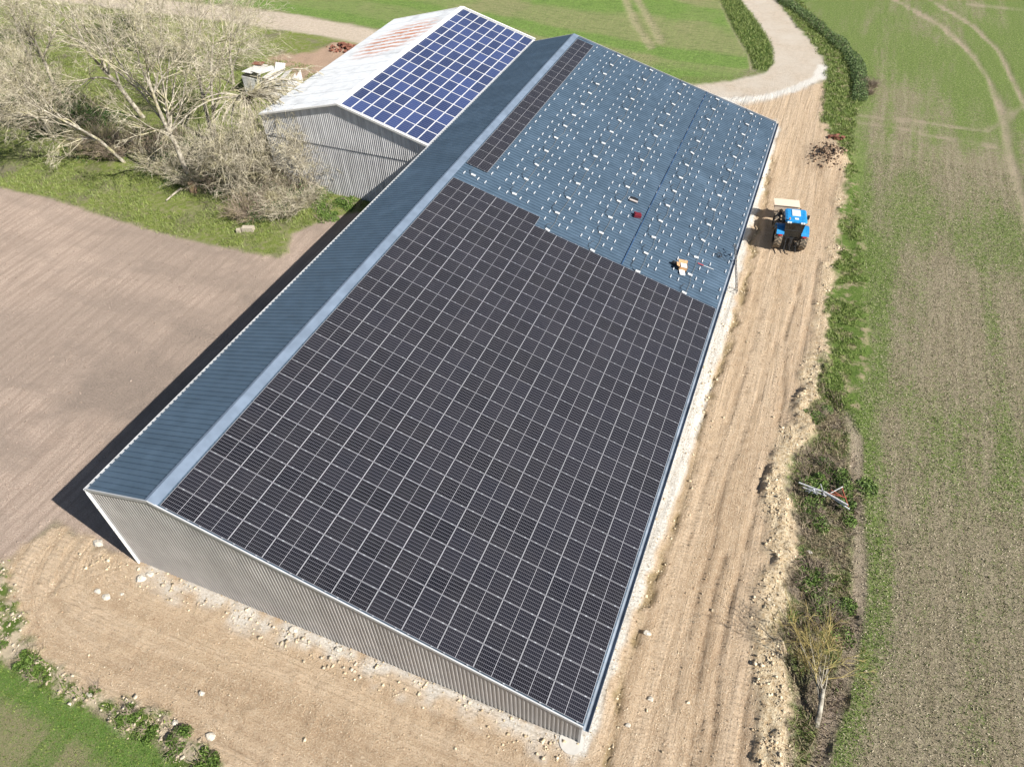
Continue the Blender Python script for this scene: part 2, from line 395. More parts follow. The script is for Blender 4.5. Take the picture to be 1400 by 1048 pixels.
def axis(lo, hi, step, lo2, hi2, step2, far):
    a = [lo]
    while a[-1] < hi: a.append(a[-1]+step)
    s = step
    while a[-1] < far: s = min(s*1.012+.0, 1e9) if a[-1] < hi2 else s*1.25; a.append(a[-1]+s)
    b = [lo]; s = step
    while b[-1] > -far: s = s*1.012 if b[-1] > lo2 else s*1.25; b.append(b[-1]-s)
    return np.array(sorted(set(b[1:]+a)))

gx = axis(-33, 15, .15, -125, 60, .5, 1600)
gy = axis(-12, 32, .15, -40, 130, .5, 1600)
X, Y = np.meshgrid(gx, gy)
x = X.ravel(); y = Y.ravel()
R = zones(x, y); E_ = extras(x, y, R)
h = height(x, y, R, E_)
nx, ny = len(gx), len(gy)
idx = np.arange(nx*ny).reshape(ny, nx)
F = np.stack([idx[:-1,:-1].ravel(), idx[:-1,1:].ravel(), idx[1:,1:].ravel(), idx[1:,:-1].ravel()], 1)
# which zone a face belongs to
order = ['base','top','green','till','trees','side','track2','pink','dirt','weed','gravel','verge','ditch','hedge','white']
cx = x[F].mean(1); cy = y[F].mean(1)
zi = np.zeros(len(F), int)
for i, k in enumerate(order[1:], 1):
    zi = np.where(R[k][F[:,0]] > .5, i, zi)
alias = {'side': 'trees', 'pink': 'dirt', 'weed': 'verge', 'track2': 'gravel', 'hedge': 'verge'}
for a, b in alias.items(): zi = np.where(zi == order.index(a), order.index(b), zi)

# ---- the ground's material: soil, stone and plant cover by place
def ground_material():
    q = NT('ground_cover')
    A = q.attr
    fine = q.noise(9, 4, .65); mid = q.noise(2.2, 4, .6); big = q.noise(.25, 4, .6)
    hf = q.noise(13, 4, .75); hf2 = q.noise(24, 3, .7); cg = q.noise(4.2, 4, .8); cg2 = q.noise(1.0, 3, .7, q.mapping(q.P, (.5, 2.2, 1), .12)); grit = q.voro(13); cell = q.voro(5.5, out='Color')
    # soil of the crop fields, with straw bits
    rowv = q.mapping(q.P, (2.4, .55, 1)); rowf = q.math('ADD', q.math('MULTIPLY', hf, .72), q.math('MULTIPLY', q.noise(4.0, 3, .7, rowv), .28)); rowl = q.noise(2.6, 2, .5, q.mapping(q.P, (1.0, .035, 1)))
    soil = q.mix(q.ramp(rowf, .40, .58), (.070,.056,.036), (.33,.275,.185))
    soil = q.mix(q.ramp(rowl, .42, .62, 0, .35), soil, (.36,.31,.22))
    soil = q.mix(q.ramp(hf2, .56, .68), soil, (.46,.40,.29))
    leafc = q.mix(q.ramp(hf, .36, .64), (.045,.075,.018), (.22,.30,.075))
    th = q.math('SUBTRACT', 1.0, A('cover'))
    n_ = q.math('ADD', q.math('MULTIPLY', q.noise(11, 4, .75), .75), q.math('MULTIPLY', mid, .25))
    d = q.math('SUBTRACT', n_, q.ramp(th, 0, 1, .32, .70))
    crop = q.mix(q.ramp(d, -.05, .07), soil, leafc)
    track_c = q.mix(q.ramp(fine, .3, .7), (.28,.22,.155), (.46,.385,.29))
    crop = q.mix(q.math('MULTIPLY', A('tram'), q.ramp(mid, .3, .5, .45, 1)), crop, track_c)
    topc = q.mix(q.ramp(q.math('SUBTRACT', n_, q.ramp(th, 0, 1, .32, .68)), -.16, .18), (.26,.25,.12), q.mix(q.ramp(mid, .3, .7), (.10,.18,.03), (.19,.30,.065)))
    topc = q.mix(A('tram'), topc, (.36,.31,.19))
    topc = q.mix(q.ramp(cg, .52, .64, 0, .5), topc, (.30,.33,.14)); topc = q.mix(q.ramp(cg, .48, .36, 0, .5), topc, (.075,.13,.03)); topc = q.mix(q.ramp(cg2, .5, .62, 0, .4), topc, (.075,.125,.03))
    crop = q.mix(q.ramp(cg, .54, .66, 0, .45), crop, (.40,.36,.23)); crop = q.mix(q.ramp(cg, .46, .36, 0, .45), crop, (.095,.095,.045))
    c = q.mix(A('top'), crop, topc)
    grc = q.mix(q.ramp(q.math('SUBTRACT', n_, q.ramp(th, 0, 1, .30, .68)), -.12, .14), (.25,.225,.125), q.mix(q.ramp(hf, .3, .7), (.06,.13,.02), (.15,.25,.05)))
    c = q.mix(A('green'), c, grc)
    # ploughed field
    tl = q.noise(1.6, 3, .6, q.mapping(q.P, (1.6, .10, 1), .25)); t1 = q.mix(q.ramp(hf, .38, .62), (.36,.27,.215), (.56,.445,.36))
    t1 = q.mix(q.ramp(tl, .42, .62, 0, .5), t1, (.27,.205,.16))
    t1 = q.mix(q.ramp(hf2, .60, .70), t1, (.47,.41,.34))
    t1 = q.mix(q.math('MULTIPLY', A('moist'), .95), t1, q.mix(q.ramp(fine, .3, .7), (.24,.19,.15), (.36,.29,.24)))
    c = q.mix(A('till'), c, t1)
    # grass under the trees
    g1 = q.mix(q.ramp(hf, .36, .64), (.07,.10,.02), (.26,.31,.075))
    g1 = q.mix(q.ramp(mid, .46, .66), g1, (.25,.24,.12))
    g1 = q.mix(q.ramp(big, .52, .66), g1, q.mix(fine, (.13,.12,.07), (.27,.25,.155)))
    c = q.mix(A('trees'), c, g1)
    c = q.mix(A('side'), c, (.05,.085,.02))
    gr = q.mix(q.ramp(mid, .3, .7), (.42,.345,.26), (.56,.47,.37))
    gr = q.mix(q.ramp(fine, .5, .75), gr, (.68,.62,.54))
    c = q.mix(A('track2'), c, gr)
    c = q.mix(A('pink'), c, q.mix(q.ramp(fine, .3, .7), (.32,.21,.145), (.46,.34,.25)))
    # bare dirt
    cxyz = q.n('ShaderNodeCombineXYZ'); q.l(A('udist'), cxyz.inputs[0]); q.l(A('along'), cxyz.inputs[1])
    sn = q.noise(1.0, 4, .65, q.mapping(cxyz.outputs[0], (3.4, .13, 1)), .6)
    sn2 = q.noise(1.0, 3, .6, q.mapping(cxyz.outputs[0], (.9, .05, 1)), .4)
    d1 = q.mix(q.ramp(sn2, .36, .64), (.42,.30,.19), (.60,.46,.32))
    d1 = q.mix(q.ramp(big, .35, .65, .0, .55), d1, (.55,.41,.27))
    d1 = q.mix(q.ramp(sn, .44, .30, 0, .42), d1, (.30,.205,.125))
    d1 = q.mix(q.ramp(sn, .54, .70, 0, .35), d1, (.62,.50,.365))
    d1 = q.mix(q.math('MULTIPLY', A('rut'), .55), d1, (.28,.19,.115))
    d1 = q.mix(q.ramp(mid, .48, .34, 0, .45), d1, (.36,.25,.155))
    d1 = q.mix(q.ramp(mid, .54, .68, 0, .4), d1, (.60,.475,.335))
    d1 = q.mix(q.ramp(hf, .52, .66, 0, .75), d1, (.64,.53,.39))
    d1 = q.mix(q.ramp(hf, .46, .34, 0, .8), d1, (.27,.18,.11))  # crevice shade painted into the dirt where the bump noise dips
    d1 = q.mix(q.ramp(hf2, .62, .70, 0, .8), d1, (.72,.63,.49))
    d1 = q.mix(A('berm'), d1, q.mix(q.ramp(q.noise(5, 4, .7), .4, .6), (.46,.34,.20), (.70,.59,.41)))
    d1 = q.mix(q.math('MULTIPLY', A('fur'), .75), d1, (.27,.205,.10))
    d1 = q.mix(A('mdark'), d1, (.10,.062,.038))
    c = q.mix(A('dirt'), c, d1)
    wd = q.mix(q.ramp(q.noise(1.3, 4, .6), .45, .56), (.50,.42,.30), q.mix(fine, (.05,.09,.015), (.14,.20,.04)))
    c = q.mix(A('weed'), c, wd)
    gr2 = q.mix(q.ramp(q.noise(.35, 4, .6), .35, .7), gr, (.56,.50,.42))
    c = q.mix(A('gravel'), c, gr2)
    vg = q.mix(q.ramp(fine, .3, .7), (.055,.10,.018), (.16,.23,.05))
    vg = q.mix(q.ramp(q.noise(1.1, 4, .65), .50, .64), vg, (.33,.28,.17))
    c = q.mix(A('verge'), c, vg)
    dt = q.mix(q.ramp(q.noise(3.2, 4, .7), .35, .65), (.12,.095,.065), (.30,.25,.19))
    dt = q.mix(q.ramp(q.noise(.55, 4, .6), .44, .56), dt, vg)
    dt = q.mix(q.math('MULTIPLY', A('tram'), .9), dt, q.mix(fine, (.27,.20,.155), (.42,.335,.28)))
    c = q.mix(A('ditch'), c, dt)
    c = q.mix(A('hedge'), c, q.mix(fine, (.03,.07,.01), (.10,.17,.03)))
    wh = q.mix(q.ramp(fine, .35, .7), (.56,.52,.45), (.82,.80,.75))
    wh = q.mix(q.ramp(q.voro(3.0), .02, .10, .6, 0), wh, (.36,.32,.26))
    c = q.mix(A('white'), c, wh)
    wv = q.n('ShaderNodeTexWave'); wv.bands_direction = 'Y'; wv.inputs['Scale'].default_value = 1.15; wv.inputs['Distortion'].default_value = 2.5; wv.inputs['Detail'].default_value = 2; q.l(q.P, wv.inputs['Vector'])
    tread = q.math('MULTIPLY', q.math('MULTIPLY', wv.outputs['Fac'], q.ramp(sn2, .50, .58)), q.math('MULTIPLY', A('dirt'), .5))
    tread = q.math('ADD', tread, q.math('MULTIPLY', q.math('MULTIPLY', sn, A('dirt')), 1.0))
    hh = q.math('ADD', q.math('ADD', q.math('MULTIPLY', hf, 1.0), q.math('MULTIPLY', hf2, .55)), tread)
    q.bump(hh, 1.0, .13)
    return q.fin(c, .95, 0, .2)
GM = ground_material()
att = dict(udist=E_['u']+50, along=E_['along']+200, cover=E_['cover'], tram=E_['tram'], streak=E_['streak'], fur=E_['fur'], berm=E_['berm'], moist=E_['moist'], mdark=E_['mdark'], rut=E_['rut'])
for k in order[1:]: att[k] = R[k]
names = {'base': 'crop_field', 'top': 'grain_field', 'green': 'grass_field', 'till': 'ploughed_field', 'trees': 'grassy_ground', 'dirt': 'dirt_yard',
         'gravel': 'gravel_road', 'verge': 'verge', 'ditch': 'ditch', 'white': 'crushed_stone_path'}
VV = np.stack([x, y, h], 1)
for i, k in enumerate(order):
    sel = F[zi == i]
    if len(sel) == 0: continue
    used, inv = np.unique(sel, return_inverse=True)
    o = np_mesh(names.get(k, k), VV[used], inv.reshape(sel.shape), GM, kind='structure')
    for an, av in att.items():
        if av[used].max() < .01: continue
        a = o.data.attributes.new(an, 'FLOAT', 'POINT'); a.data.foreach_set('value', av[used].astype(np.float32))
    o.data.polygons.foreach_set('use_smooth', [True]*len(sel))

def gh(px, py):
    """ground height at points"""
    a = np.atleast_1d(np.asarray(px, float)); b = np.atleast_1d(np.asarray(py, float))
    r = zones(a, b); return height(a, b, r, extras(a, b, r))
def gz1(px, py): return float(gh(px, py)[0])

# ------------------------------------------------------------------ ground clutter (uncountable)
def blades(name, px, py, hmin, hmax, wid, mats, lean=.6, **props):
    n = len(px); z = gh(px, py)-.01
    a = RNG.uniform(0, 2*np.pi, n); hh = RNG.uniform(hmin, hmax, n); w = wid*RNG.uniform(.6, 1.4, n)
    la = RNG.uniform(0, 2*np.pi, n); ll = hh*RNG.uniform(.1, lean, n)
    V = np.empty((n*3, 3))
    V[0::3] = np.stack([px-np.cos(a)*w, py-np.sin(a)*w, z], 1)
    V[1::3] = np.stack([px+np.cos(a)*w, py+np.sin(a)*w, z], 1)
    V[2::3] = np.stack([px+np.cos(la)*ll, py+np.sin(la)*ll, z+hh], 1)
    return np_mesh(name, V, np.arange(n*3).reshape(n, 3), mats, kind='stuff', **props)

def scatter(n, x0, x1, y0, y1, wfun):
    px = RNG.uniform(x0, x1, n); py = RNG.uniform(y0, y1, n)
    r = zones(px, py); e = extras(px, py, r)
    k = RNG.uniform(0, 1, n) < wfun(px, py, r, e)
    return px[k], py[k]

def leaf_mat(name, a, b, sc=2.0, trans=.25):
    q = NT(name)
    n_ = q.noise(sc, 3, .6); o = q.n('ShaderNodeObjectInfo').outputs['Random']
    g = q.n('ShaderNodeNewGeometry').outputs['Random Per Island']
    f = q.math('ADD', q.math('MULTIPLY', n_, .6), q.math('MULTIPLY', g, .45))
    col = q.mix(q.ramp(f, .25, .8), a, b)
    return q.fin(col, .6, 0, .3)
M_grass = leaf_mat('grass_blades', (.05,.085,.016), (.21,.27,.06))
M_verge = leaf_mat('verge_blades', (.075,.11,.025), (.28,.33,.10))
M_crop = leaf_mat('young_crop_blades', (.05,.085,.02), (.14,.20,.05))
M_leaf = leaf_mat('weed_leaves', (.04,.08,.015), (.16,.24,.05))
M_dark = leaf_mat('dark_leaves', (.018,.045,.012), (.06,.11,.025))
M_hedge = leaf_mat('hedge_leaves', (.03,.06,.015), (.12,.18,.05))
M_straw = leaf_mat('straw_bits', (.30,.25,.16), (.50,.44,.32), 5)
M_dry = leaf_mat('dry_stalks', (.16,.12,.075), (.36,.30,.20), 5)

nonf = lambda r: (1-np.maximum.reduce([r['dirt'], r['till'], r['gravel'], r['trees'], r['verge'], r['ditch'], r['top'], r['green'], r['white'], r['foot']]))
px, py = scatter(260000, 9, 32, -6, 62, lambda X_, Y_, r, e: nonf(r)*(1-e['tram'])*(.08+.95*e['cover'])*np.clip(30/(20+Y_*.8), .2, 1))
blades('young_crop', px, py, .05, .15, .02, M_crop)
px, py = scatter(40000, -45, -10, -16, -6, lambda X_, Y_, r, e: r['green']*(.15+e['cover']))
blades('field_grass', px, py, .06, .16, .022, M_grass)
px, py = scatter(90000, 5, 12, -3, 66, lambda X_, Y_, r, e: r['verge']*.95*sst(.38, .58, fbm(X_, Y_, .8, 3, 201))*sst(10.6, 8.9, X_)+r['ditch']*.35*sst(.45, .55, fbm(X_, Y_, .5, 3, 200)))
blades('verge_grass', px, py, .06, .26, .028, M_verge, 1.3)
px, py = scatter(110000, -14, 9, 62, 112, lambda X_, Y_, r, e: np.maximum(r['verge'], r['hedge']))
blades('tall_grass', px, py, .10, .32, .032, M_verge, 1.2)
px, py = scatter(170000, -95, -26, 26, 62, lambda X_, Y_, r, e: np.maximum(r['trees'], 0)*sst(.35, .5, fbm(X_, Y_, .3, 3, 210))*(1-r['foot']))
blades('meadow_grass', px, py, .08, .32, .030, M_verge, 1.0)
px, py = scatter(26000, -34, -10, -12, 0, lambda X_, Y_, r, e: r['weed']*sst(.45, .6, fbm(X_, Y_, .7, 3, 215)))
blades('border_grass', px, py, .08, .3, .03, M_grass)
px, py = scatter(24000, 7, 11.5, -4, 30, lambda X_, Y_, r, e: r['ditch'])
blades('dead_grass', px, py, .08, .4, .02, M_dry, 1.2)

# flat straw bits on the crop field
px, py = scatter(70000, 9, 32, -6, 60, lambda X_, Y_, r, e: nonf(r)*.55)
n = len(px); a = RNG.uniform(0, 6.283, n); L = RNG.uniform(.015, .06, n); w = .008+.006*RNG.random(n); z = gh(px, py)+RNG.uniform(.015, .05, n)
V = np.empty((n*4, 3)); ca, sa = np.cos(a), np.sin(a)
for k, (i, j) in enumerate(((-1,-1),(1,-1),(1,1),(-1,1))):
    V[k::4] = np.stack([px+i*L*ca-j*w*sa, py+i*L*sa+j*w*ca, z+i*RNG.uniform(-.02, .02, n)], 1)
np_mesh('straw', V, np.arange(n*4).reshape(n, 4), M_straw, kind='stuff')

# rubble: small stones in the dirt and along the bank
def stone_mat(name, a, b):
    q = NT(name)
    g = q.geo.outputs['Random Per Island']
    c = q.mix(g, a, b); c = q.mix(q.ramp(q.noise(8, 4, .6), .4, .7), c, tuple(v*.72 for v in a))
    q.bump(q.noise(30, 3, .6), .4, .02)
    return q.fin(c, .9, 0, .3)
M_stone = stone_mat('limestone', (.42,.32,.21), (.72,.62,.47))
M_berm = stone_mat('yellow_limestone', (.46,.36,.23), (.78,.67,.48))
M_clod = stone_mat('earth_clod', (.30,.20,.12), (.47,.345,.225))
M_pale = stone_mat('cream_stone', (.40,.32,.22), (.64,.56,.44))
M_white = stone_mat('white_limestone', (.44,.40,.33), (.66,.61,.53))
CUBE = np.array([(-1,-1,-1),(1,-1,-1),(1,1,-1),(-1,1,-1),(-1,-1,1),(1,-1,1),(1,1,1),(-1,1,1)], float)*.62
CF = np.array([(0,3,2,1),(4,5,6,7),(0,1,5,4),(1,2,6,5),(2,3,7,6),(3,0,4,7)])
def rocks(name, px, py, smin, smax, mat, p=2.5):
    n = len(px); s = smin+(smax-smin)*RNG.random(n)**p; z = gh(px, py)+s*.15
    V = CUBE[None]*(1+RNG.uniform(-.38, .38, (n, 8, 3)))*s[:, None, None]*np.stack([RNG.uniform(.7, 1.4, n), RNG.uniform(.7, 1.4, n), RNG.uniform(.5, .95, n)], 1)[:, None, :]
    a = RNG.uniform(0, 6.283, n); ca, sa = np.cos(a)[:, None], np.sin(a)[:, None]
    Q = np.stack([V[..., 0]*ca-V[..., 1]*sa+px[:, None], V[..., 0]*sa+V[..., 1]*ca+py[:, None], V[..., 2]+z[:, None]], -1)
    FF = (CF[None]+(np.arange(n)*8)[:, None, None]).reshape(-1, 4)
    return np_mesh(name, Q.reshape(-1, 3), FF, mat, kind='stuff')
px, py = scatter(170000, -33, 9.5, -10, 60, lambda X_, Y_, r, e: np.clip(r['dirt'], 0, 1)*(1-r['foot'])*(.004+.55*e['berm']*sst(.35, .6, fbm(X_, Y_, 1.2, 3, 301))+.25*e['fur']+.05*r['white']+.14*(np.abs(Y_+.7) < .7)*(X_ < 0)))
rocks('rubble', px, py, .02, .105, M_berm, 2.4)
TET = np.array([(1,1,1),(1,-1,-1),(-1,1,-1),(-1,-1,1)], float)*.7
TF = np.array([(0,1,2),(0,3,1),(0,2,3),(1,3,2)])
def grit(name, px, py, smin, smax, mat):
    n = len(px); s = smin+(smax-smin)*RNG.random(n)**2; z = gh(px, py)
    V = TET[None]*(1+RNG.uniform(-.45, .45, (n, 4, 3)))*s[:, None, None]
    a = RNG.uniform(0, 6.283, n); ca, sa = np.cos(a)[:, None], np.sin(a)[:, None]
    Q = np.stack([V[..., 0]*ca-V[..., 1]*sa+px[:, None], V[..., 0]*sa+V[..., 1]*ca+py[:, None], V[..., 2]*.7+z[:, None]], -1)
    return np_mesh(name, Q.reshape(-1, 3), (TF[None]+(np.arange(n)*4)[:, None, None]).reshape(-1, 3), mat, kind='stuff')
px, py = scatter(230000, -33, 9.5, -10, 50, lambda X_, Y_, r, e: r['dirt']*(1-r['foot'])*(.22+.4*e['berm']+.4*e['fur']+.5*sst(.5, .35, e['streak']))*np.clip(24/(10+np.maximum(Y_, 0)), .3, 1))
grit('gravel_grit', px, py, .018, .055, M_stone)
px, py = scatter(50000, -33, 9.5, -10, 66, lambda X_, Y_, r, e: r['dirt']*(1-r['foot'])*(.03+.2*e['rut']+.3*e['berm']+.3*e['mound']+.2*sst(.5, .35, e['streak'])*(X_ > 1)))
rocks('earth_clods', px, py, .012, .06, M_clod, 3)
px, py = scatter(13000, -34, -10, -9, 0, lambda X_, Y_, r, e: r['weed']*.5+.35*np.exp(-((Y_+.7)/.5)**2)*(X_ > -25)*(X_ < 0))
rocks('pale_rubble', px, py, .02, .12, M_pale, 3.5)
px, py = scatter(30000, -70, -26, -14, 27, lambda X_, Y_, r, e: r['till']*.16)
rocks('soil_clods', px, py, .02, .07, stone_mat('grey_clod', (.26,.20,.155), (.44,.36,.30)))
px, py = scatter(900, 3.6, 7.2, 56.5, 62.5, lambda X_, Y_, r, e: .8*np.exp(-(((X_-5.2)/1.4)**2+((Y_-59.5)/2)**2)))
rocks('spoil_lumps', px, py, .03, .17, stone_mat('dark_earth', (.09,.055,.035), (.45,.32,.21)), 1.5)

# ------------------------------------------------------------------ new barn
TH = math.radians(15.416); CT, ST = math.cos(TH), math.sin(TH)
ZC, S0, T0, PA, PB, SR, LEN, WD, ZA = 2.085, .059, .03, 1.766, 1.154, 21.888, 60.776, 25.47, 6.677
RX = -SR*CT; RZ = ZC+SR*ST
ANL = math.atan2(RZ-ZA, WD+RX)
def sheet_metal(name, c, rough, spec=.5, grime=.25, metal=0.0):
    q = NT(name)
    n1 = q.noise(1.2, 5, .6); n2 = q.noise(.35, 3, .5)
    lo = tuple(v*(1-grime) for v in c); hi = tuple(v*(1+grime) for v in c)
    col = q.mix(q.ramp(n1, .35, .65), lo, hi)
    col = q.mix(q.ramp(n2, .55, .75, 0, .35), col, tuple(min(1, v*1.7+.02) for v in c))
    rnd = q.n('ShaderNodeObjectInfo').outputs['Random']
    col = q.mix(q.ramp(rnd, 0, 1, 0, .12), col, (.02,.03,.04))
    return q.fin(col, q.ramp(n1, .3, .7, rough-.06, rough+.10), metal, spec)
M_roof = sheet_metal('blue_grey_roof_sheet', (.066,.104,.148), .42, .5, .10)
M_rib = sheet_metal('blue_grey_flashing', (.155,.20,.265), .42, .5, .12)
M_gut = sheet_metal('grey_blue_gutter', (.19,.225,.27), .5)
M_joint = sheet_metal('blue_joint', (.02,.055,.13), .4)
M_trim = sheet_metal('pale_trim', (.42,.43,.44), .4, .5, .12)
M_wall = sheet_metal('beige_grey_cladding', (.375,.362,.352), .48, .5, .10)
M_galv = sheet_metal('galvanised_steel', (.55,.57,.60), .35, .5, .12, .6)
M_railm = simple('bright_aluminium', (.50,.52,.54), .45, 0, .05)
M_black = simple('black_plastic', (.018,.018,.02), .45)

barn = thing('barn', 'long new barn with ribbed blue-grey metal roof, half covered in black solar panels', 'barn')
# roof sheets: ribs run down the slope, 3 ribs a sheet
def roof_sheet(length, w=1.0, pitch=1/3, rh=.06, lap=.0):
    g = G(); k = int(round(w/pitch)); prof = [(0, 0)]
    for i in range(k):
        b = i*pitch
        prof += [(b+pitch*.60, 0), (b+pitch*.68, rh), (b+pitch*.86, rh), (b+pitch*.94, 0)]
    prof.append((w, 0))
    for (y0, z0), (y1, z1) in zip(prof[:-1], prof[1:]):
        g.quad((0, y0, z0), (length, y0, z0), (length, y1, z1), (0, y1, z1))
    return g.mesh('roof_sheet')
NS = 61; WS = LEN/NS
def place_sheets(mesh, sx, xo, zo, ang, skip=()):
    for i in range(NS):
        if i in skip: continue
        o = bpy.data.objects.new('roof_sheet', mesh); COL.objects.link(o); o.parent = barn
        o.location = (xo, i*WS, zo)
        o.rotation_euler = (0, ang, 0)
JS = 7.43
me_low = roof_sheet(JS+.12, WS, WS/3); me_up = roof_sheet(SR-JS, WS, WS/3); me_left = roof_sheet((WD+RX)/math.cos(ANL)+.02, WS, WS/3)
for me in (me_low, me_up, me_left): me.materials.append(M_roof)
# right slope runs from the eave up to the ridge: local +x points up slope (towards -x world)
def slope_place(mesh, s_from, dz):
    for i in range(NS):
        o = bpy.data.objects.new('roof_sheet', mesh); COL.objects.link(o); o.parent = barn
        o.matrix_local = Matrix(((-CT, 0, ST, -s_from*CT), (0, -1, 0, (i+1)*WS), (ST, 0, CT, ZC+s_from*ST+dz), (0,0,0,1)))
slope_place(me_low, 0, -.075); slope_place(me_up, JS, -.055)
for i in range(NS):
    o = bpy.data.objects.new('roof_sheet', me_left); COL.objects.link(o); o.parent = barn
    ca, sa = math.cos(ANL), math.sin(ANL)
    o.matrix_local = Matrix(((ca, 0, -sa, -WD), (0, 1, 0, i*WS), (sa, 0, ca, ZA-.05), (0,0,0,1)))
def rp(s, t, d=0.0):
    """point on the right slope: s up from the eave, t along, d off the surface"""
    return (-s*CT+d*ST, t, ZC+s*ST+d*CT)
def lp(s, t, d=0.0):
    return (-WD+s*math.cos(ANL)-d*math.sin(ANL), t, ZA+s*math.sin(ANL)+d*math.cos(ANL))
LS = (WD+RX)/math.cos(ANL)
# ridge cap: a broad flashing on the right side with a narrow lip on the left
g = G()
c0, c1, c2 = rp(SR-.50, 0, .0), rp(SR+.0, 0, .07), lp(LS-.10, 0, .02)
for k in range(20):
    a, b = k*LEN/20-(.04 if k == 0 else 0), (k+1)*LEN/20+(.04 if k == 19 else 0); dz = .004*(k % 2)
    P = [(p[0], p[2]+dz) for p in (rp(SR-.52, 0, -.012), rp(SR-.52, 0, .022), rp(SR, 0, .06), lp(LS-.14, 0, .05), lp(LS-.14, 0, -.02))]
    for (xa, za), (xb, zb) in zip(P[:-1], P[1:]): g.quad((xa, a, za), (xb, a, zb), (xb, b, zb), (xa, b, za))
add('ridge_cap', g, M_rib, barn)
g = G(); g.tube([rp(JS-.06, T0+26*PB+.05, .02), rp(JS-.06, LEN-.02, .02)], .05, 4); add('roof_joint', g, M_joint, barn)
# rake trims on both gables (near: low; far: low upstand)
for t, nm in ((-.05, 'near'), (LEN+.05, 'far')):
    g = G()
    for s0_, s1_, f, hgt in ((0, SR, rp, .0), (0, LS, lp, .0)):
        w = .06
        a = [f(s0_, t-w/2, .03), f(s1_, t-w/2, .03), f(s1_, t+w/2, .03), f(s0_, t+w/2, .03)]
        b = [f(s0_, t-w/2, -.16), f(s1_, t-w/2, -.16), f(s1_, t+w/2, -.16), f(s0_, t+w/2, -.16)]
        g.quad(*a); g.quad(a[0], a[1], b[1], b[0]); g.quad(a[2], a[3], b[3], b[2])
        g.quad(a[1], a[2], b[2], b[1]); g.quad(a[3], a[0], b[0], b[3])
    add('rake_trim', g, M_trim, barn)
# cladding: sheets 1 m wide with ribs, cut to the roof line
def ztop(xx):
    return ZC+(-xx)*math.tan(TH) if xx > RX else ZA+(xx+WD)*math.tan(ANL)
def clad(x0, x1, yy, sgn, pitch=.2, dep=.042, base=-.15):
    g = G(); k = max(1, int(round((x1-x0)/pitch))); p = (x1-x0)/k; prof = [(x0, 0)]
    for i in range(k):
        b = x0+i*p; prof += [(b+p*.42, 0), (b+p*.52, dep), (b+p*.88, dep), (b+p*.98, 0)]
    prof.append((x1, 0))
    for (xa, da), (xb, db) in zip(prof[:-1], prof[1:]):
        if xa < RX < xb:
            xm = RX; dm = (da+db)/2
            pr = [(xa, da), (xm, dm), (xb, db)]
        else: pr = [(xa, da), (xb, db)]
        for (u, du), (v, dv) in zip(pr[:-1], pr[1:]):
            g.quad((u, yy-sgn*du, base), (v, yy-sgn*dv, base), (v, yy-sgn*dv, ztop(v)-.12), (u, yy-sgn*du, ztop(u)-.12))
    return g
for yy, sgn in ((.02, 1), (LEN-.02, -1)):
    n = 25
    for i in range(n):
        a = -WD+.03+i*(WD-.10)/n; b = -WD+.03+(i+1)*(WD-.10)/n
        add('wall_sheet', clad(a, b, yy, sgn), M_wall, barn)
# side walls
for xx, sgn, top in ((-WD+.03, 1, ZA-.15), (-.10, -1, ZC-.13)):
    g = G(); k = 60; p = LEN/k
    for i in range(k*5):
        a = i*LEN/(k*5); q = LEN/(k*5)
        pr = [(a, 0), (a+q*.45, 0), (a+q*.55, .035), (a+q*.9, .035), (a+q, 0)]
        for (u, du), (v, dv) in zip(pr[:-1], pr[1:]):
            g.quad((xx-sgn*du, u+.03, -.15), (xx-sgn*dv, v+.03 if v < LEN-.05 else v-.03, -.15), (xx-sgn*dv, v+.03 if v < LEN-.05 else v-.03, top), (xx-sgn*du, u+.03, top))
    add('side_wall', g, M_wall, barn)
# gutters: left (pale) and right (blue-grey), downpipe on the near left corner
def gutter(x0, z0, w, mat):
    g = G(); prof = [(-w/2, .0), (-w/2, -.10), (-w/4, -.14), (w/4, -.14), (w/2, -.10), (w/2, .0), (w/2-.012, .0), (w/2-.02, -.09), (w/4-.01, -.125), (-w/4+.01, -.125), (-w/2+.02, -.09), (-w/2+.012, .0)]
    for (a, b), (c, d) in zip(prof, prof[1:]+prof[:1]):
        g.quad((x0+a, -.1, z0+b), (x0+c, -.1, z0+d), (x0+c, LEN+.1, z0+d), (x0+a, LEN+.1, z0+b))
    return add('gutter', g, mat, barn)
gutter(-WD-.055, ZA-.01, .11, M_trim); gutter(.14, ZC-.05, .27, M_gut)
g = G(); g.tube([(-WD-.07, -.02, ZA-.12), (-WD-.07, -.05, ZA-.3), (-WD+.02, -.09, ZA-.6), (-WD+.02, -.09, 3), (-WD+.02, -.09, .0), (-WD-.03, -.22, -.05)], .065, 8)
dp = add('downpipe', g, simple('white_pipe', (.78,.78,.77), .4), barn)
for zz in (1.2, 3.2, 5.2):
    g = G(); g.tube([(-WD+.02, -.09, zz-.03), (-WD+.02, -.09, zz+.03)], .085, 8); add('pipe_clamp', g, M_galv, dp)
g = G(); g.box(-WD-.03, -WD+.07, -.05, .03, 0, ZA-.2); add('corner_trim', g, M_trim, barn)
g = G(); g.box(-.16, -.04, -.05, .03, 0, ZC-.15); add('corner_trim', g, M_trim, barn)

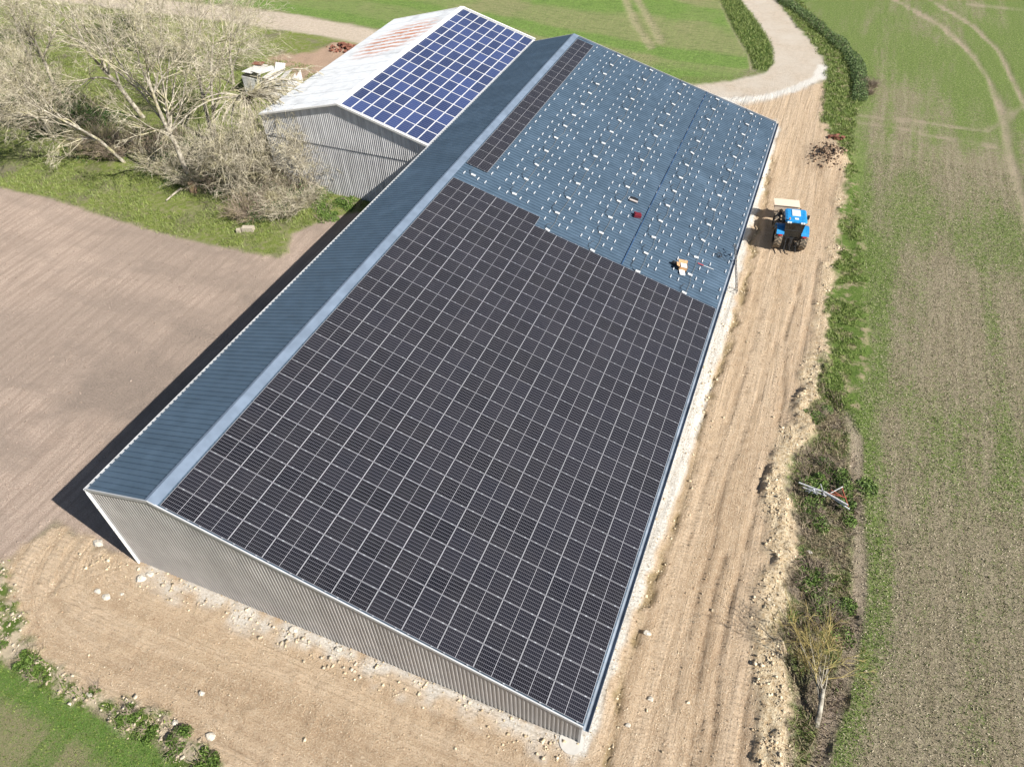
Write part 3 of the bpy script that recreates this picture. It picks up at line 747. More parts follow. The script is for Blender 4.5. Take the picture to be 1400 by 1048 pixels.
# ------------------------------------------------------------------ solar panels
def cell_mat(name, base, line, nx_, ny_, lw, mid, roug=.12, line2=None, spec=.35):
    """nx_ by ny_ cells with pale lines between; mid = width of the centre line"""
    q = NT(name)
    uv = q.n('ShaderNodeUVMap').outputs[0]
    sp = q.n('ShaderNodeSeparateXYZ'); q.l(uv, sp.inputs[0])
    def lines(c, n_, w):
        f = q.math('FRACT', q.math('MULTIPLY', c, float(n_)))
        d = q.math('ABSOLUTE', q.math('SUBTRACT', f, .5))
        return q.ramp(d, .5-w, .5-w+.01)
    lx = lines(sp.outputs[0], nx_, lw[0]); ly = lines(sp.outputs[1], ny_, lw[1])
    L_ = q.math('MAXIMUM', lx, ly)
    rnd = q.n('ShaderNodeObjectInfo').outputs['Random']
    col = q.mix(rnd, base, tuple(v*1.9 for v in base))  # per-panel tint stands in for reflections that vary between panels
    dust = q.noise(.6, 4, .6)
    col = q.mix(q.ramp(lx, 0, 1, 0, .7), col, line)
    col = q.mix(q.ramp(ly, 0, 1, 0, .9), col, line2 or line)
    if mid:
        dm = q.math('ABSOLUTE', q.math('SUBTRACT', sp.outputs[0], .5))
        col = q.mix(q.ramp(dm, mid, mid*.8), col, (.42,.42,.45))
    col = q.mix(q.ramp(dust, .3, .8, .0, .022), col, (.35,.30,.25))
    q.b.inputs['Coat Weight'].default_value = .0
    return q.fin(col, q.ramp(dust, .3, .7, roug, roug+.08), 0, spec)
M_cell = cell_mat('black_half_cut_cells', (.0052,.0052,.0078), (.09,.09,.105), 20, 6, (.09,.05), .0055, .12, (.15,.15,.17))
M_frame = simple('silver_frame', (.44,.44,.46), .35, .3, .08)
M_blue = cell_mat('blue_polycrystalline_cells', (.018,.028,.078), (.12,.15,.23), 10, 6, (.05,.05), 0)
M_whiteframe = simple('white_frame', (.56,.56,.57), .4, 0, .06)

def panel_mesh(name, a, b, fw, cells, frame, th=.035, frame2=None):
    """a along slope, b along the ridge, centred; z up"""
    g = G(); A, B = a/2, b/2
    g.box(-A, A, -B, -B+fw, -th, 0, 2); g.box(-A, A, B-fw, B, -th, 0, 2)
    g.box(-A, -A+fw, -B+fw, B-fw, -th, 0, 1); g.box(A-fw, A, -B+fw, B-fw, -th, 0, 1)
    g.quad((-A+fw, -B+fw, -.005), (A-fw, -B+fw, -.005), (A-fw, B-fw, -.005), (-A+fw, B-fw, -.005), 0, [(0,0),(1,0),(1,1),(0,1)])
    me = g.mesh(name); me.materials.append(cells); me.materials.append(frame); me.materials.append(frame2 or frame); return me

MR = Matrix(((-CT, 0, ST, 0), (0, -1, 0, 0), (ST, 0, CT, 0), (0,0,0,1)))
pm = panel_mesh('solar_panel', PA-.012, PB-.022, .016, M_cell, M_frame, .035, simple('dull_silver_frame', (.25,.25,.27), .4, .2, .08))  # bars along the row joints get a darker tone of the frame silver
def put_panel(par, i, j, mesh=pm, nm='solar_panel'):
    s = S0+(i+.5)*PA; t = T0+(j+.5)*PB
    o = bpy.data.objects.new(nm, mesh); COL.objects.link(o); o.parent = par
    M = Matrix.Translation(rp(s, t, .06)) @ MR
    M = M @ Matrix.Rotation(random.gauss(0, .004), 4, 'X') @ Matrix.Rotation(random.gauss(0, .004), 4, 'Y')
    o.matrix_local = M
    return o
arr = thing('solar_array', 'large field of black silver-framed solar panels on the near half of the barn roof', 'solar panels', group='black solar arrays on the barn roof')
cells_ij = [(i, j) for j in range(26) for i in range(12)] + [(i, 26) for i in (8, 9, 10, 11)]
for n_, (i, j) in enumerate(cells_ij): put_panel(arr, i, j)
def clips(cols, rows, par):
    g = G()
    for i in cols:
        for j in rows:
            for f in (.15, .80):
                c = rp(S0+(i+f)*PA, T0+j*PB, .066); g.box(-.045, .045, -.02, .02, -.03, .006, 0, Matrix.Translation(c) @ MR)
    add('clamp', g, M_galv, par, kind='stuff')
clips(range(12), range(27), arr); clips(range(8, 12), [27], arr)
arr2 = thing('solar_array', 'narrow single-column strip of black solar panels running beside the ridge to the far gable', 'solar panels', group='black solar arrays on the barn roof')
for j in range(29, 52): put_panel(arr2, 11, j)
clips([11], range(29, 53), arr2)

# short mounting rails waiting for panels
g = G(); g.box(-.026, .026, -.18, .18, 0, .045); g.box(-.04, .04, -.18, .18, 0, .008)
rail_me = g.mesh('mounting_rail'); rail_me.materials.append(M_railm)
spots = []
for j in range(27, 53):
    tt = T0+(j+(.0 if j % 2 == 0 else .14))*PB
    for i in range(12):
        for f in (.15, .80):
            if i == 0 and f == .15: f = .08
            if j < 28 and i >= 8: continue
            if i == 11 and j >= 29: continue
            if random.random() < .012: continue
            spots.append((S0+(i+f)*PA+random.gauss(0, .012), tt+random.gauss(0, .015)))
spots.sort(key=lambda p: p[1])
for s, t in spots[:300]:
    o = bpy.data.objects.new('mounting_rail', rail_me); COL.objects.link(o); o.parent = barn
    o.matrix_local = Matrix.Translation(rp(s, t, -.012)) @ MR
g = G()
for s, t in spots[300:]:
    g.box(-.028, .028, -.18, .18, 0, .045, 0, Matrix.Translation(rp(s, t, -.012)) @ MR)
add('mounting_rail', g, M_railm, barn, kind='stuff')

# power optimisers lying loose, each with its lead, on a string cable
M_opt = simple('pale_plastic_case', (.58,.59,.59), .45)
M_cab = simple('grey_cable', (.16,.16,.15), .6); M_blk = simple('black_cable', (.025,.025,.028), .5)
g = G(); g.box(-.175, .175, -.095, .095, 0, .05); g.box(-.12, .12, -.05, .05, .05, .06); g.box(-.18, -.14, -.02, .02, .01, .035); opt_me = g.mesh('case'); opt_me.materials.append(M_opt)
cable_pts = {}
for ci, sc in enumerate((1.43, 3.44, 5.46, 7.46, 9.48, 11.4)):
    for j in range(26, 53, 2):
        if ci < 4 and j < 26: continue
        if ci == 4 and j < 28: continue
        if ci == 5 and j != 28: continue
        if ci >= 4 and j < 28: continue
        s = S0+sc*PA+random.gauss(0, .03); t = T0+(j+.12)*PB+random.gauss(0, .05)
        if j == 26: t = T0+26.16*PB
        cable_pts.setdefault(ci, []).append((s, t))
        o = thing('power_optimizer', 'small pale box with a looped black lead lying on the bare ribbed roof', 'junction box', group='loose power optimisers in rows on the bare roof')
        o.matrix_world = Matrix.Translation(rp(s, t, .0)) @ MR @ Matrix.Rotation(random.gauss(.0, .12), 4, 'Z')
        add('case', opt_me, None, o)
        g = G(); k = random.uniform(.75, 1.25); p0 = Vector((.05, -.08, .02))
        sw = random.uniform(.25, .5)
        g.tube([(.16, 0, .03), (.34*k, -.1, .02), (.5*k, -.45, .02), (.42*k, -.85*k, .02), (.36*k, -1.0*k, .05)], .018, 4)
        add('lead', g, M_blk, o)
for ci, pts in cable_pts.items():
    if len(pts) < 2: continue
    P = []
    for (s, t), (s2, t2) in zip(pts[:-1], pts[1:]):
        P.append(rp(s-.1, t, .03)); P.append(rp((s+s2)/2-.18+random.gauss(0, .05), (t+t2)/2, .03))
    P.append(rp(pts[-1][0]-.1, pts[-1][1], .03))
    g = G(); g.tube(P, .014, 4)
    nth = ['first', 'second', 'third', 'fourth', 'fifth', 'sixth'][ci]
    add('string_cable', g, M_cab, label='thin grey cable linking the %s row of loose boxes, counted from the low eave' % nth, category='cable', group='string cables across the bare roof')

# things left on the roof, and a modelled shadow of the ladder top
M_red = simple('dark_red_plastic', (.16,.018,.03), .4); M_card = simple('cardboard', (.45,.26,.13), .8); M_paper = simple('white_sheet', (.80,.80,.78), .6)
def on_roof(name, label, cat, s, t, rz=0):
    o = thing(name, label, cat); o.matrix_world = Matrix.Translation(rp(s, t, .0)) @ MR @ Matrix.Rotation(rz, 4, 'Z'); return o
o = on_roof('tool_case', 'open black tool case with a grey lid edge lying on the bare roof', 'tool case', 8.75, 38.25, .1)
g = G(); g.box(-.32, .32, -.2, .2, 0, .12); add('body', g, M_black, o)
g = G(); g.box(-.34, .34, .18, .36, .08, .14); add('lid', g, simple('grey_lid', (.4,.36,.34), .5), o)
g = G(); g.tube([(-.1, -.2, .08), (-.1, -.26, .1), (.1, -.26, .1), (.1, -.2, .08)], .012, 5); add('handle', g, M_black, o)
o = on_roof('toolbox', 'dark red toolbox beside the blue joint on the bare roof', 'toolbox', 7.95, 36.4, .4)
g = G(); g.box(-.28, .28, -.2, .2, 0, .24); g.box(-.24, .24, -.12, .12, .24, .30); add('body', g, M_red, o)
g = G(); g.tube([(-.15, 0, .3), (-.12, 0, .37), (.12, 0, .37), (.15, 0, .3)], .015, 5); add('handle', g, M_black, o)
g = G(); g.box(-.3, -.27, -.12, .12, .05, .2); add('label_plate', g, M_paper, o)
o = on_roof('cardboard_box', 'open cardboard box with a white sheet, near the black panels on the bare roof', 'box', 3.3, 32.7, .35)
g = G(); g.box(-.3, .3, -.25, .25, 0, .02)
for bx in ((-.3,.3,-.25,-.24),(-.3,.3,.24,.25),(-.3,-.29,-.25,.25),(.29,.3,-.25,.25)): g.box(*bx, .02, .34)
add('carton', g, M_card, o)
g = G(); g.quad((-.3,-.25,.34),(.3,-.25,.34),(.38,-.5,.42),(-.36,-.48,.44)); g.quad((.3,-.25,.34),(.3,.25,.34),(.55,.22,.40),(.52,-.2,.38)); add('flap', g, M_card, o)
g = G(); g.box(-.26, .2, -.22, .2, .30, .33); g.box(-.15, .25, .22, .75, .03, .08); add('sheet', g, M_paper, o)
o = on_roof('black_bag', 'small black bag slumped against the cardboard box on the bare roof', 'bag', 3.95, 32.75, .2)
g = G(); g.tube([(-.25, 0, .1), (-.1, .02, .16), (.1, -.02, .15), (.25, .03, .08)], [.06, .17, .15, .05], 8); add('bag_body', g, M_black, o)
g = G(); g.tube([(-.1, .1, .2), (0, .2, .28), (.1, .1, .2)], .015, 5); add('strap', g, M_black, o)
o = on_roof('glue_gun', 'red and white tool with a long thin nozzle lying loose on the bare roof', 'tool', 2.0, 34.1, 0)
g = G(); g.tube([(.35, 0, .04), (-.1, -.02, .04)], .035, 6); add('body', g, simple('red_paint', (.45,.06,.06), .4), o)
g = G(); g.tube([(-.1, -.02, .04), (-.9, -.12, .02)], .016, 5); add('nozzle', g, M_paper, o)
o = on_roof('cable_coil', 'small black coil of cable on the bare roof close to the ladder', 'cable coil', 1.05, 36.1, 0)
g = G(); g.tube([(.2*math.cos(a*.5)+.02*math.sin(a*3), .2*math.sin(a*.5), .03+.006*a) for a in range(26)], .02, 5); add('coil', g, M_blk, o)  # black loops put where the ladder top's shadow falls on the roof
g = G(); g.tube([(-.2, 0, .05), (-.5, .15, .03), (-.8, .1, .03)], .015, 5); add('tail', g, M_blk, o)
for s, t, k in ((10.3*1.0, 37.3*1.155, 'white plug lying on the bare roof near the strip of panels'),):
    pass

# ladder
M_ladd = simple('worn_dark_metal', (.10,.10,.10), .5, .2)
lad = thing('ladder', 'dark-railed ladder leaning on the low eave of the barn next to the tractor', 'ladder')
a0 = Vector((.95, 35.2, gz1(.95, 35.2))); a1 = Vector((-.08, 36.9, 3.15)); d = (a1-a0).normalized(); sdv = d.cross(Vector((1,0,.3))).normalized()*.24
for sg in (-1, 1):
    g = G(); g.tube([a0+sdv*sg, a1+sdv*sg], .035, 4); add('rail', g, M_ladd, lad)
L_ = (a1-a0).length
for k in range(1, int(L_/.28)):
    p = a0+d*k*.28; g = G(); g.tube([p-sdv, p+sdv], .026, 5); add('rung', g, M_galv, lad)

# round concrete pad at the corner
g = G(); n = 40
top = [(-.42+.56*math.cos(a*2*math.pi/n), -.10+.56*math.sin(a*2*math.pi/n)) for a in range(n)]
g.poly([(a, b, .05) for a, b in top])
for i in range(n):
    a, b = top[i], top[(i+1) % n]; g.quad((*a, -.1), (*b, -.1), (*b, .05), (*a, .05))
M_conc = simple('pale_concrete', (.47,.45,.41), .85, 0, .08, 3)
pad = add('concrete_footing', g, M_conc, label='round white concrete footing at the low near corner of the barn', category='footing')
# large pale stones lying on the dirt
def stone(x_, y_, sz, lab, seed):
    rn = random.Random(seed); g = G(); rings = 5; seg = 8; P = []
    for i in range(rings+1):
        ph = math.pi*i/rings
        for k in range(seg):
            a = 2*math.pi*k/seg; rr = sz*(1+rn.uniform(-.22, .22))
            P.append((rr*math.sin(ph)*math.cos(a)*1.15, rr*math.sin(ph)*math.sin(a)*.9, rr*math.cos(ph)*.55))
    g.v = P
    for i in range(rings):
        for k in range(seg):
            g.f.append((i*seg+k, (i+1)*seg+k, (i+1)*seg+(k+1) % seg, i*seg+(k+1) % seg)); g.m.append(0)
    return add('stone', g, M_white, loc=(x_, y_, gz1(x_, y_)+sz*.25), label=lab, category='stone', group='large pale stones on the dirt')
for i, (a, b, s_, lab) in enumerate([
    (-28.43,.02,.27,'largest white stone, alone on the dirt off the near left corner of the barn'),
    (-26.25,-2.27,.17,'left one of a cluster of pale stones in the dirt before the gable'),
    (-25.58,-2.35,.20,'right one of a cluster of pale stones in the dirt before the gable'),
    (-24.95,-1.9,.10,'flat small pale stone just beyond the cluster before the gable'),
    (-24.6,-.85,.24,'pale boulder tight against the gable foot by the downpipe'),
    (-24.35,-.45,.18,'smaller pale boulder at the gable foot behind the larger one'),
    (-17.51,-4.59,.15,'lone grey-white stone in the middle of the dirt before the gable'),
    (-22.41,-6.66,.14,'pale stone in the weedy border beside the grass field'),
    (-17.77,-6.13,.16,'pale stone among green weeds at the bottom of the border'),
    (-15.9,-6.0,.22,'flat pale slab in the weedy border near the bottom edge'),
    (-15.23,-.25,.2,'pale stone wedged at the foot of the gable, left of its middle'),
    (-12.57,-.3,.17,'pale stone wedged at the foot of the gable, right of its middle'),
    (6.8,10.17,.10,'white stone on the bank of rubble right of the dirt yard'),
    (1.45,6.11,.18,'whitish stone beside the furrow along the barn'),
    (2.41,3.05,.13,'white stone on the right dirt yard, second from the bottom'),
    (1.75,1.5,.12,'white stone nearest the bottom on the right dirt yard'),
    (8.52,14.0,.14,'pale stone lying in the weedy ditch')]):
    stone(a, b, s_, lab, 40+i)

# ------------------------------------------------------------------ old barn
OX, OY, OZ = -25.633, 37.08, 6.655
OT = math.radians(15.69); OC, OS = math.cos(OT), math.sin(OT)
oca, orb = 1.038, 1.724
ORX, ORZ = OX-8.35*OC, OZ+8.35*OS
OLX = -42.2; OLZ = ORZ-(ORX-OLX)*math.tan(math.radians(14))
OY1 = 61.5
q = NT('weathered_fibre_cement_roof')
tc = q.P
n1 = q.noise(.5, 5, .65); n2 = q.noise(3, 4, .6, q.mapping(q.P, (.35, 3.0, 1)))
col = q.mix(q.ramp(n2, .3, .75), (.58,.60,.61), (.74,.76,.78))
col = q.mix(q.ramp(n1, .5, .72, 0, .7), col, (.38,.39,.40))
ru = q.attr('rust')
rn = q.noise(3.2, 3, .7, q.mapping(q.P, (.35, 1.0, 1)))
wv = q.n('ShaderNodeTexWave'); wv.bands_direction = 'Y'; wv.inputs['Scale'].default_value = .28; wv.inputs['Distortion'].default_value = 1.2; q.l(q.P, wv.inputs['Vector']); rn = q.math('MULTIPLY', rn, q.ramp(wv.outputs['Fac'], .2, .7, .6, 1.25))
col = q.mix(q.math('MULTIPLY', ru, q.ramp(rn, .38, .62)), col, (.50,.235,.15))
M_old = q.fin(col, .75, 0, .3)
q = NT('weathered_grey_cladding')
st = q.noise(2.2, 5, .7, q.mapping(q.P, (1.5, 1.5, .08))); n1 = q.noise(.8, 4, .6)
col = q.mix(q.ramp(st, .32, .68), (.44,.435,.43), (.82,.81,.80))
col = q.mix(q.ramp(n1, .4, .7, 0, .35), col, (.32,.315,.32))
M_oldwall = q.fin(col, .8, 0, .3)
ob = thing('old_barn', 'old barn with pale fibre-cement roof, rusty patch and weathered grey gable behind the trees', 'barn')
# left slope: corrugated strips, each row of sheets 1.1 m wide
def corr(p0, p1, y0, y1, rust, amp=.03, pitch=.18, drop=0):
    g = G(); k = max(2, int(round((y1-y0)/pitch*4))); nseg = 6; V = []
    for a in range(nseg+1):
        for i in range(k+1):
            yy = y0+(y1-y0)*i/k; f = a/nseg
            V.append((p0[0]+(p1[0]-p0[0])*f, yy, p0[1]+(p1[1]-p0[1])*f+amp*math.cos(i*math.pi/2)-drop*f))
    g.v = V
    for a in range(nseg):
        for i in range(k):
            u = a*(k+1)+i; g.f.append((u, u+k+1, u+k+2, u+1)); g.m.append(0)
    me = g.mesh('roof_sheet')
    at = me.attributes.new('rust', 'FLOAT', 'POINT')
    at.data.foreach_set('value', [rust(v[0], v[1]) for v in V]); return me
def rustf(xx, yy):
    u = (xx-OLX)/(ORX-OLX)
    d = ((yy-53.8-(u-.55)*3)/5.0)**2+((u-.55)/.38)**2
    return max(0.0, min(1.0, 1.35-d))
n = 23; rows = 5
for i in range(n):
    y0 = 36.9+i*(OY1-36.9)/n; y1 = 36.9+(i+1)*(OY1-36.9)/n
    for r_ in range(rows):
        f0, f1 = r_/rows, (r_+1)/rows
        p0 = (OLX+(ORX-OLX)*f0, OLZ+(ORZ-OLZ)*f0+.03+.012*(i % 2)); p1 = (OLX+(ORX-OLX)*f1+.08, OLZ+(ORZ-OLZ)*f1+.01+.012*(i % 2))
        add('roof_sheet', corr(p0, p1, y0, y1, rustf), M_old, ob)
# right slope below the panels
g = G()
g.quad((OX+.10, 36.9, OZ-.14), (OX+.10, OY1, OZ-.14), (ORX, OY1, ORZ-.1), (ORX, 36.9, ORZ-.1)); add('roof_sheet', g, M_old, ob)
g = G(); g.box(ORX-.28, ORX+.28, 36.85, OY1+.05, ORZ+.02, ORZ+.09); add('ridge_cap', g, simple('pale_ridge', (.66,.67,.68), .6, 0, .08), ob)
# gable trims
M_wt = simple('white_rake_trim', (.72,.71,.68), .5, 0, .12)
for yy in (36.86, OY1+.02):
    g = G()
    d = .09
    for (xa, za), (xb, zb), h_ in (((OX+.12, OZ+.06), (ORX, ORZ+.09), .20), ((ORX, ORZ+.08), (OLX, OLZ+.04), .14)):
        g.quad((xa, yy-d, za), (xb, yy-d, zb), (xb, yy+d, zb), (xa, yy+d, za))
        g.quad((xa, yy-d, za), (xb, yy-d, zb), (xb, yy-d, zb-h_), (xa, yy-d, za-h_))
        g.quad((xa, yy+d, za), (xb, yy+d, zb), (xb, yy+d, zb-h_), (xa, yy+d, za-h_))
    add('rake_trim', g, M_wt, ob)
# gable cladding in two tiers of corrugated sheets
def otop(xx): return (OZ+(OX-xx)*math.tan(OT) if xx > ORX else OLZ+(xx-OLX)*math.tan(math.radians(14)))-.16
n = 17
SPLIT = 4.9
for yy, sg in ((37.02, 1), (OY1-.1, -1)):
    for i in range(n):
        a = OLX+.05+i*(OX-OLX-.1)/n; b = OLX+.05+(i+1)*(OX-OLX-.1)/n
        for tier in (0, 1):
            g = G(); k = 20
            for j in range(k):
                u, v = a+(b-a)*j/k, a+(b-a)*(j+1)/k
                du, dv = .03*math.sin(j*math.pi/2), .03*math.sin((j+1)*math.pi/2)
                off = yy-sg*(.045 if tier else 0)
                if tier: zl, zu, zv = SPLIT-.05, otop(u), otop(v)
                else: zl, zu, zv = -.2, SPLIT, SPLIT
                g.quad((u, off-sg*du, zl), (v, off-sg*dv, zl), (v, off-sg*dv, zv), (u, off-sg*du, zu))
            add('wall_sheet', g, M_oldwall, ob)
g = G(); g.box(OLX+.03, OLX+.09, 37.05, OY1-.15, -.2, OLZ-.15); add('side_wall', g, M_oldwall, ob)
g = G(); g.box(OX-.12, OX-.06, 37.05, OY1-.15, -.2, OZ-.22); add('side_wall', g, M_oldwall, ob)
# blue panels
MO = Matrix(((-OC, 0, OS, 0), (0, -1, 0, 0), (OS, 0, OC, 0), (0,0,0,1)))
pmo = panel_mesh('solar_panel', oca-.006, orb-.006, .042, M_blue, M_whiteframe)
# rotate the cell lines: 10 cells along the long side, which lies along the ridge
arr3 = thing('solar_array', 'blue solar panels with broad white frames on the old barn roof', 'solar panels')
for i in range(8):
    for j in range(14):
        s = (i+.5)*oca; t = OY+(j+.5)*orb
        o = bpy.data.objects.new('solar_panel', pmo); COL.objects.link(o); o.parent = arr3
        o.matrix_local = Matrix.Translation((OX-s*OC+.02*OS, t, OZ+s*OS+.02*OC)) @ MO @ Matrix.Rotation(random.gauss(0, .003), 4, 'Y')

# ------------------------------------------------------------------ tractor
M_tb = simple('tractor_blue', (.02,.23,.52), .36, 0, .28); M_tyre = simple('dusty_tyre', (.10,.085,.065), .85, 0, .3, 5)
M_glass = NT('cab_glass').fin((.012,.015,.016), .05, 0, .6); M_iron = simple('black_iron', (.025,.025,.027), .5)
M_rim = simple('wheel_rim', (.55,.55,.52), .5); M_mud = simple('muddy_tread', (.30,.235,.165), .9, 0, .25, 5); M_ply = simple('pale_plywood', (.68,.55,.42), .7, 0, .06, 3)
ty = (3.75, 42.8); tr = thing('tractor', 'bright blue tractor parked on the dirt beside the barn, seen from behind', 'tractor', (ty[0], ty[1], gz1(*ty)), math.radians(9))
def wheel(x_, y_, r, w, lugs):
    g = G(); n = 36
    prof = [(-w/2, r*.62), (-w/2, r*.86), (-w*.42, r*.96), (0, r*.985), (w*.42, r*.96), (w/2, r*.86), (w/2, r*.62)]
    ring = [[(x_+px_, y_+rr*math.cos(2*math.pi*k/n), r+rr*math.sin(2*math.pi*k/n)) for k in range(n)] for px_, rr in prof]
    for a, b in zip(ring[:-1], ring[1:]):
        for k in range(n): g.quad(a[k], a[(k+1) % n], b[(k+1) % n], b[k])
    ty_ = add('tyre', g, M_tyre, None)
    g = G()
    for k in range(lugs):
        for sg in (-1, 1):
            a = 2*math.pi*(k+.5*(sg > 0))/lugs
            pts = []
            for f, rr, da in ((0.02, r, 0), (.48, r*.97, .22)):
                aa = a+da
                for q_, w_ in ((-.035, 0), (.035, 0)):
                    pts.append((x_+sg*f*w, y_+rr*math.cos(aa+q_/r*1.3), r+rr*math.sin(aa+q_/r*1.3)))
            lo = [(p[0], y_+(p[1]-y_)*.95, r+(p[2]-r)*.95) for p in pts]
            g.quad(pts[0], pts[1], pts[3], pts[2]); g.quad(pts[0], pts[2], lo[2], lo[0]); g.quad(pts[1], pts[3], lo[3], lo[1]); g.quad(pts[2], pts[3], lo[3], lo[2]); g.quad(pts[0], pts[1], lo[1], lo[0])
    tread = g
    g = G(); g.cyl((x_, y_, r), (1, 0, 0), r*.60, w*.5, 24); g.cyl((x_, y_, r), (1, 0, 0), r*.2, w*.75, 12)
    w_ = bpy.data.objects.new('wheel', ty_.data); bpy.data.objects.remove(ty_); COL.objects.link(w_); w_.parent = tr
    add('tread', tread, M_mud, w_); add('rim', g, M_rim, w_)
for sg in (-1, 1):
    wheel(sg*.98, 0, .92, .56, 18); wheel(sg*.95, 2.75, .68, .46, 16)
g = G(); g.box(-.28, .28, -.5, 3.2, .62, 1.15); g.cyl((0, 0, .92), (1,0,0), .16, 1.5, 12); g.cyl((0, 2.75, .68), (1,0,0), .11, 1.4, 10); add('chassis', g, M_iron, tr)
g = G(); P0 = [(-.42, 1.0), (-.42, 1.62), (-.34, 1.78), (.34, 1.78), (.42, 1.62), (.42, 1.0)]; P1 = [(-.36, 1.0), (-.36, 1.48), (-.28, 1.6), (.28, 1.6), (.36, 1.48), (.36, 1.0)]
for k in range(5): g.quad((P0[k][0], 1.15, P0[k][1]), (P0[k+1][0], 1.15, P0[k+1][1]), (P1[k+1][0], 3.3, P1[k+1][1]), (P1[k][0], 3.3, P1[k][1]))
g.poly([(a, 3.3, b) for a, b in P1]); add('hood', g, M_tb, tr)
g = G(); g.box(-.25, .25, 3.3, 3.36, 1.05, 1.5); add('grille', g, M_iron, tr)
# cab
g = G(); B = [(-.62, -.55), (.62, -.55), (.66, 1.1), (-.66, 1.1)]; T = [(-.72, -.62), (.72, -.62), (.70, 1.0), (-.70, 1.0)]
for k in range(4):
    a, b = B[k], B[(k+1) % 4]; c, d_ = T[(k+1) % 4], T[k]; g.quad((*a, 1.25), (*b, 1.25), (*c, 2.72), (*d_, 2.72))
add('cab_windows', g, M_glass, tr)
g = G()
for (a, b), (c, d_) in zip(B, T): g.tube([(a, b, 1.2), (c, d_, 2.74)], .045, 5)
g.box(-.62, .62, -.5, 1.05, .95, 1.25); g.tube([(-.66, -.60, 1.95), (.66, -.60, 1.95)], .02, 5); add('cab_frame', g, M_iron, tr)
g = G()
def loft(g, secs):
    for a, b in zip(secs[:-1], secs[1:]):
        n = len(a)
        for k in range(n): g.quad(a[k], a[(k+1) % n], b[(k+1) % n], b[k])
    g.poly(list(reversed(secs[0]))); g.poly(secs[-1])
def rr_(hx, y0, y1, z, c=.14): return [(-hx+c, y0, z), (hx-c, y0, z), (hx, y0+c, z), (hx, y1-c, z), (hx-c, y1, z), (-hx+c, y1, z), (-hx, y1-c, z), (-hx, y0+c, z)]
loft(g, [rr_(.80, -.75, 1.05, 2.72), rr_(.84, -.80, 1.1, 2.80), rr_(.80, -.74, 1.04, 2.92), rr_(.66, -.58, .9, 2.97)]); roof_o = add('cab_roof', g, M_tb, tr)
g = G(); g.box(-.32, .32, -.10, .78, 2.965, 3.01); g.box(-.15, .15, -.62, -.40, 2.95, 3.0); add('roof_hatch', g, simple('pale_hatch', (.62,.66,.70), .4), roof_o)
for sx_ in (-.6, -.42, .42, .6):
    g = G(); g.box(sx_-.07, sx_+.07, -.86, -.78, 2.74, 2.84); add('work_light', g, M_paper, roof_o)
g = G(); g.box(-.22, .22, -.2, .25, 1.5, 1.62); g.box(-.22, .22, -.32, -.2, 1.5, 2.15); add('seat', g, M_black, tr)
g = G(); g.cyl((-.55, -.7, 3.06), (0,0,1), .05, .16, 10); add('beacon', g, simple('orange_beacon', (.7,.25,.02), .3), roof_o)
for sg in (-1, 1):
    g = G(); n = 9; x0, x1 = sg*.66, sg*1.24; R1 = 1.06; o_ = []; i_ = []
    for k in range(n):
        a = math.radians(42+k*16); yy, zz = R1*math.cos(a)*-1, .92+R1*math.sin(a); o_.append((yy, zz)); i_.append((yy*.95, .92+(zz-.92)*.95))
    for (a, b), (c, d_) in zip(o_[:-1], o_[1:]): g.quad((x0, a, b), (x1, a, b), (x1, c, d_), (x0, c, d_))
    for (a, b), (c, d_), (e, f_), (g2, h2) in zip(o_[:-1], o_[1:], i_[:-1], i_[1:]): g.quad((x1, a, b), (x1, c, d_), (x1, g2, h2), (x1, e, f_)); g.quad((x0, e, f_), (x1, e, f_), (x1, g2, h2), (x0, g2, h2))
    fd = add('fender', g, M_tb, tr)
    g = G(); yy, zz = o_[0]; g.box(min(x0+sg*.12, x0+sg*.42), max(x0+sg*.12, x0+sg*.42), yy-.06, yy-.0, zz-.12, zz-.02); add('tail_light', g, simple('red_lens', (.45,.02,.02), .3), fd)
    g = G(); g.tube([(sg*.70, .95, 2.3), (sg*1.05, 1.0, 2.3)], .02, 5); g.box(min(sg*1.02, sg*1.22), max(sg*1.02, sg*1.22), .97, 1.02, 2.12, 2.48); add('mirror', g, M_iron, tr)
    g = G(); g.tube([(sg*.3, -.4, .75), (sg*.42, -.9, .6), (sg*.45, -1.35, .45)], .045, 6); g.tube([(sg*.35, -.45, 1.15), (sg*.43, -.95, 1.0), (sg*.44, -1.0, .6)], .03, 5); add('lift_arm', g, M_iron, tr)
    g = G(); g.tube([(sg*.62, .9, 1.5), (sg*.62, 2.2, 1.75), (sg*.62, 3.6, 1.25), (sg*.62, 4.1, .85)], .09, 4); g.tube([(sg*.62, 1.2, 1.0), (sg*.62, 2.6, 1.5)], .045, 6); add('loader_arm', g, M_iron, tr)
g = G(); g.tube([(0, -.5, 1.2), (0, -.95, 1.0)], .035, 6); g.box(-.12, .12, -.72, -.5, .5, 1.25); g.box(-.5, .5, -.6, -.52, 1.2, 1.28); g.tube([(0, -.6, .55), (0, -1.2, .42)], .04, 5); add('rear_hitch', g, M_iron, tr)
g = G(); g.tube([(.42, 1.5, 1.7), (.46, 1.5, 2.75)], .05, 8); add('exhaust', g, M_iron, tr)
g = G(); g.box(-.7, .7, 4.05, 4.2, .5, 1.35)
for sx_ in (-.45, .45): g.box(sx_-.05, sx_+.05, 4.2, 5.3, .95, 1.0)
add('fork_carriage', g, M_iron, tr)
pl_o = thing('plywood_sheet', 'pale plywood sheet carried level on the forks in front of the blue tractor', 'board', tr.location, math.radians(9))
g = G(); g.box(-1.28, .80, 3.75, 4.85, 1.52, 1.56)
add('board', g, M_ply, pl_o)
g = G()
for yy in (3.85, 4.35, 4.85): g.box(-1.2, .72, yy-.05, yy+.05, 1.0, 1.52)
add('batten', g, M_ply, pl_o)

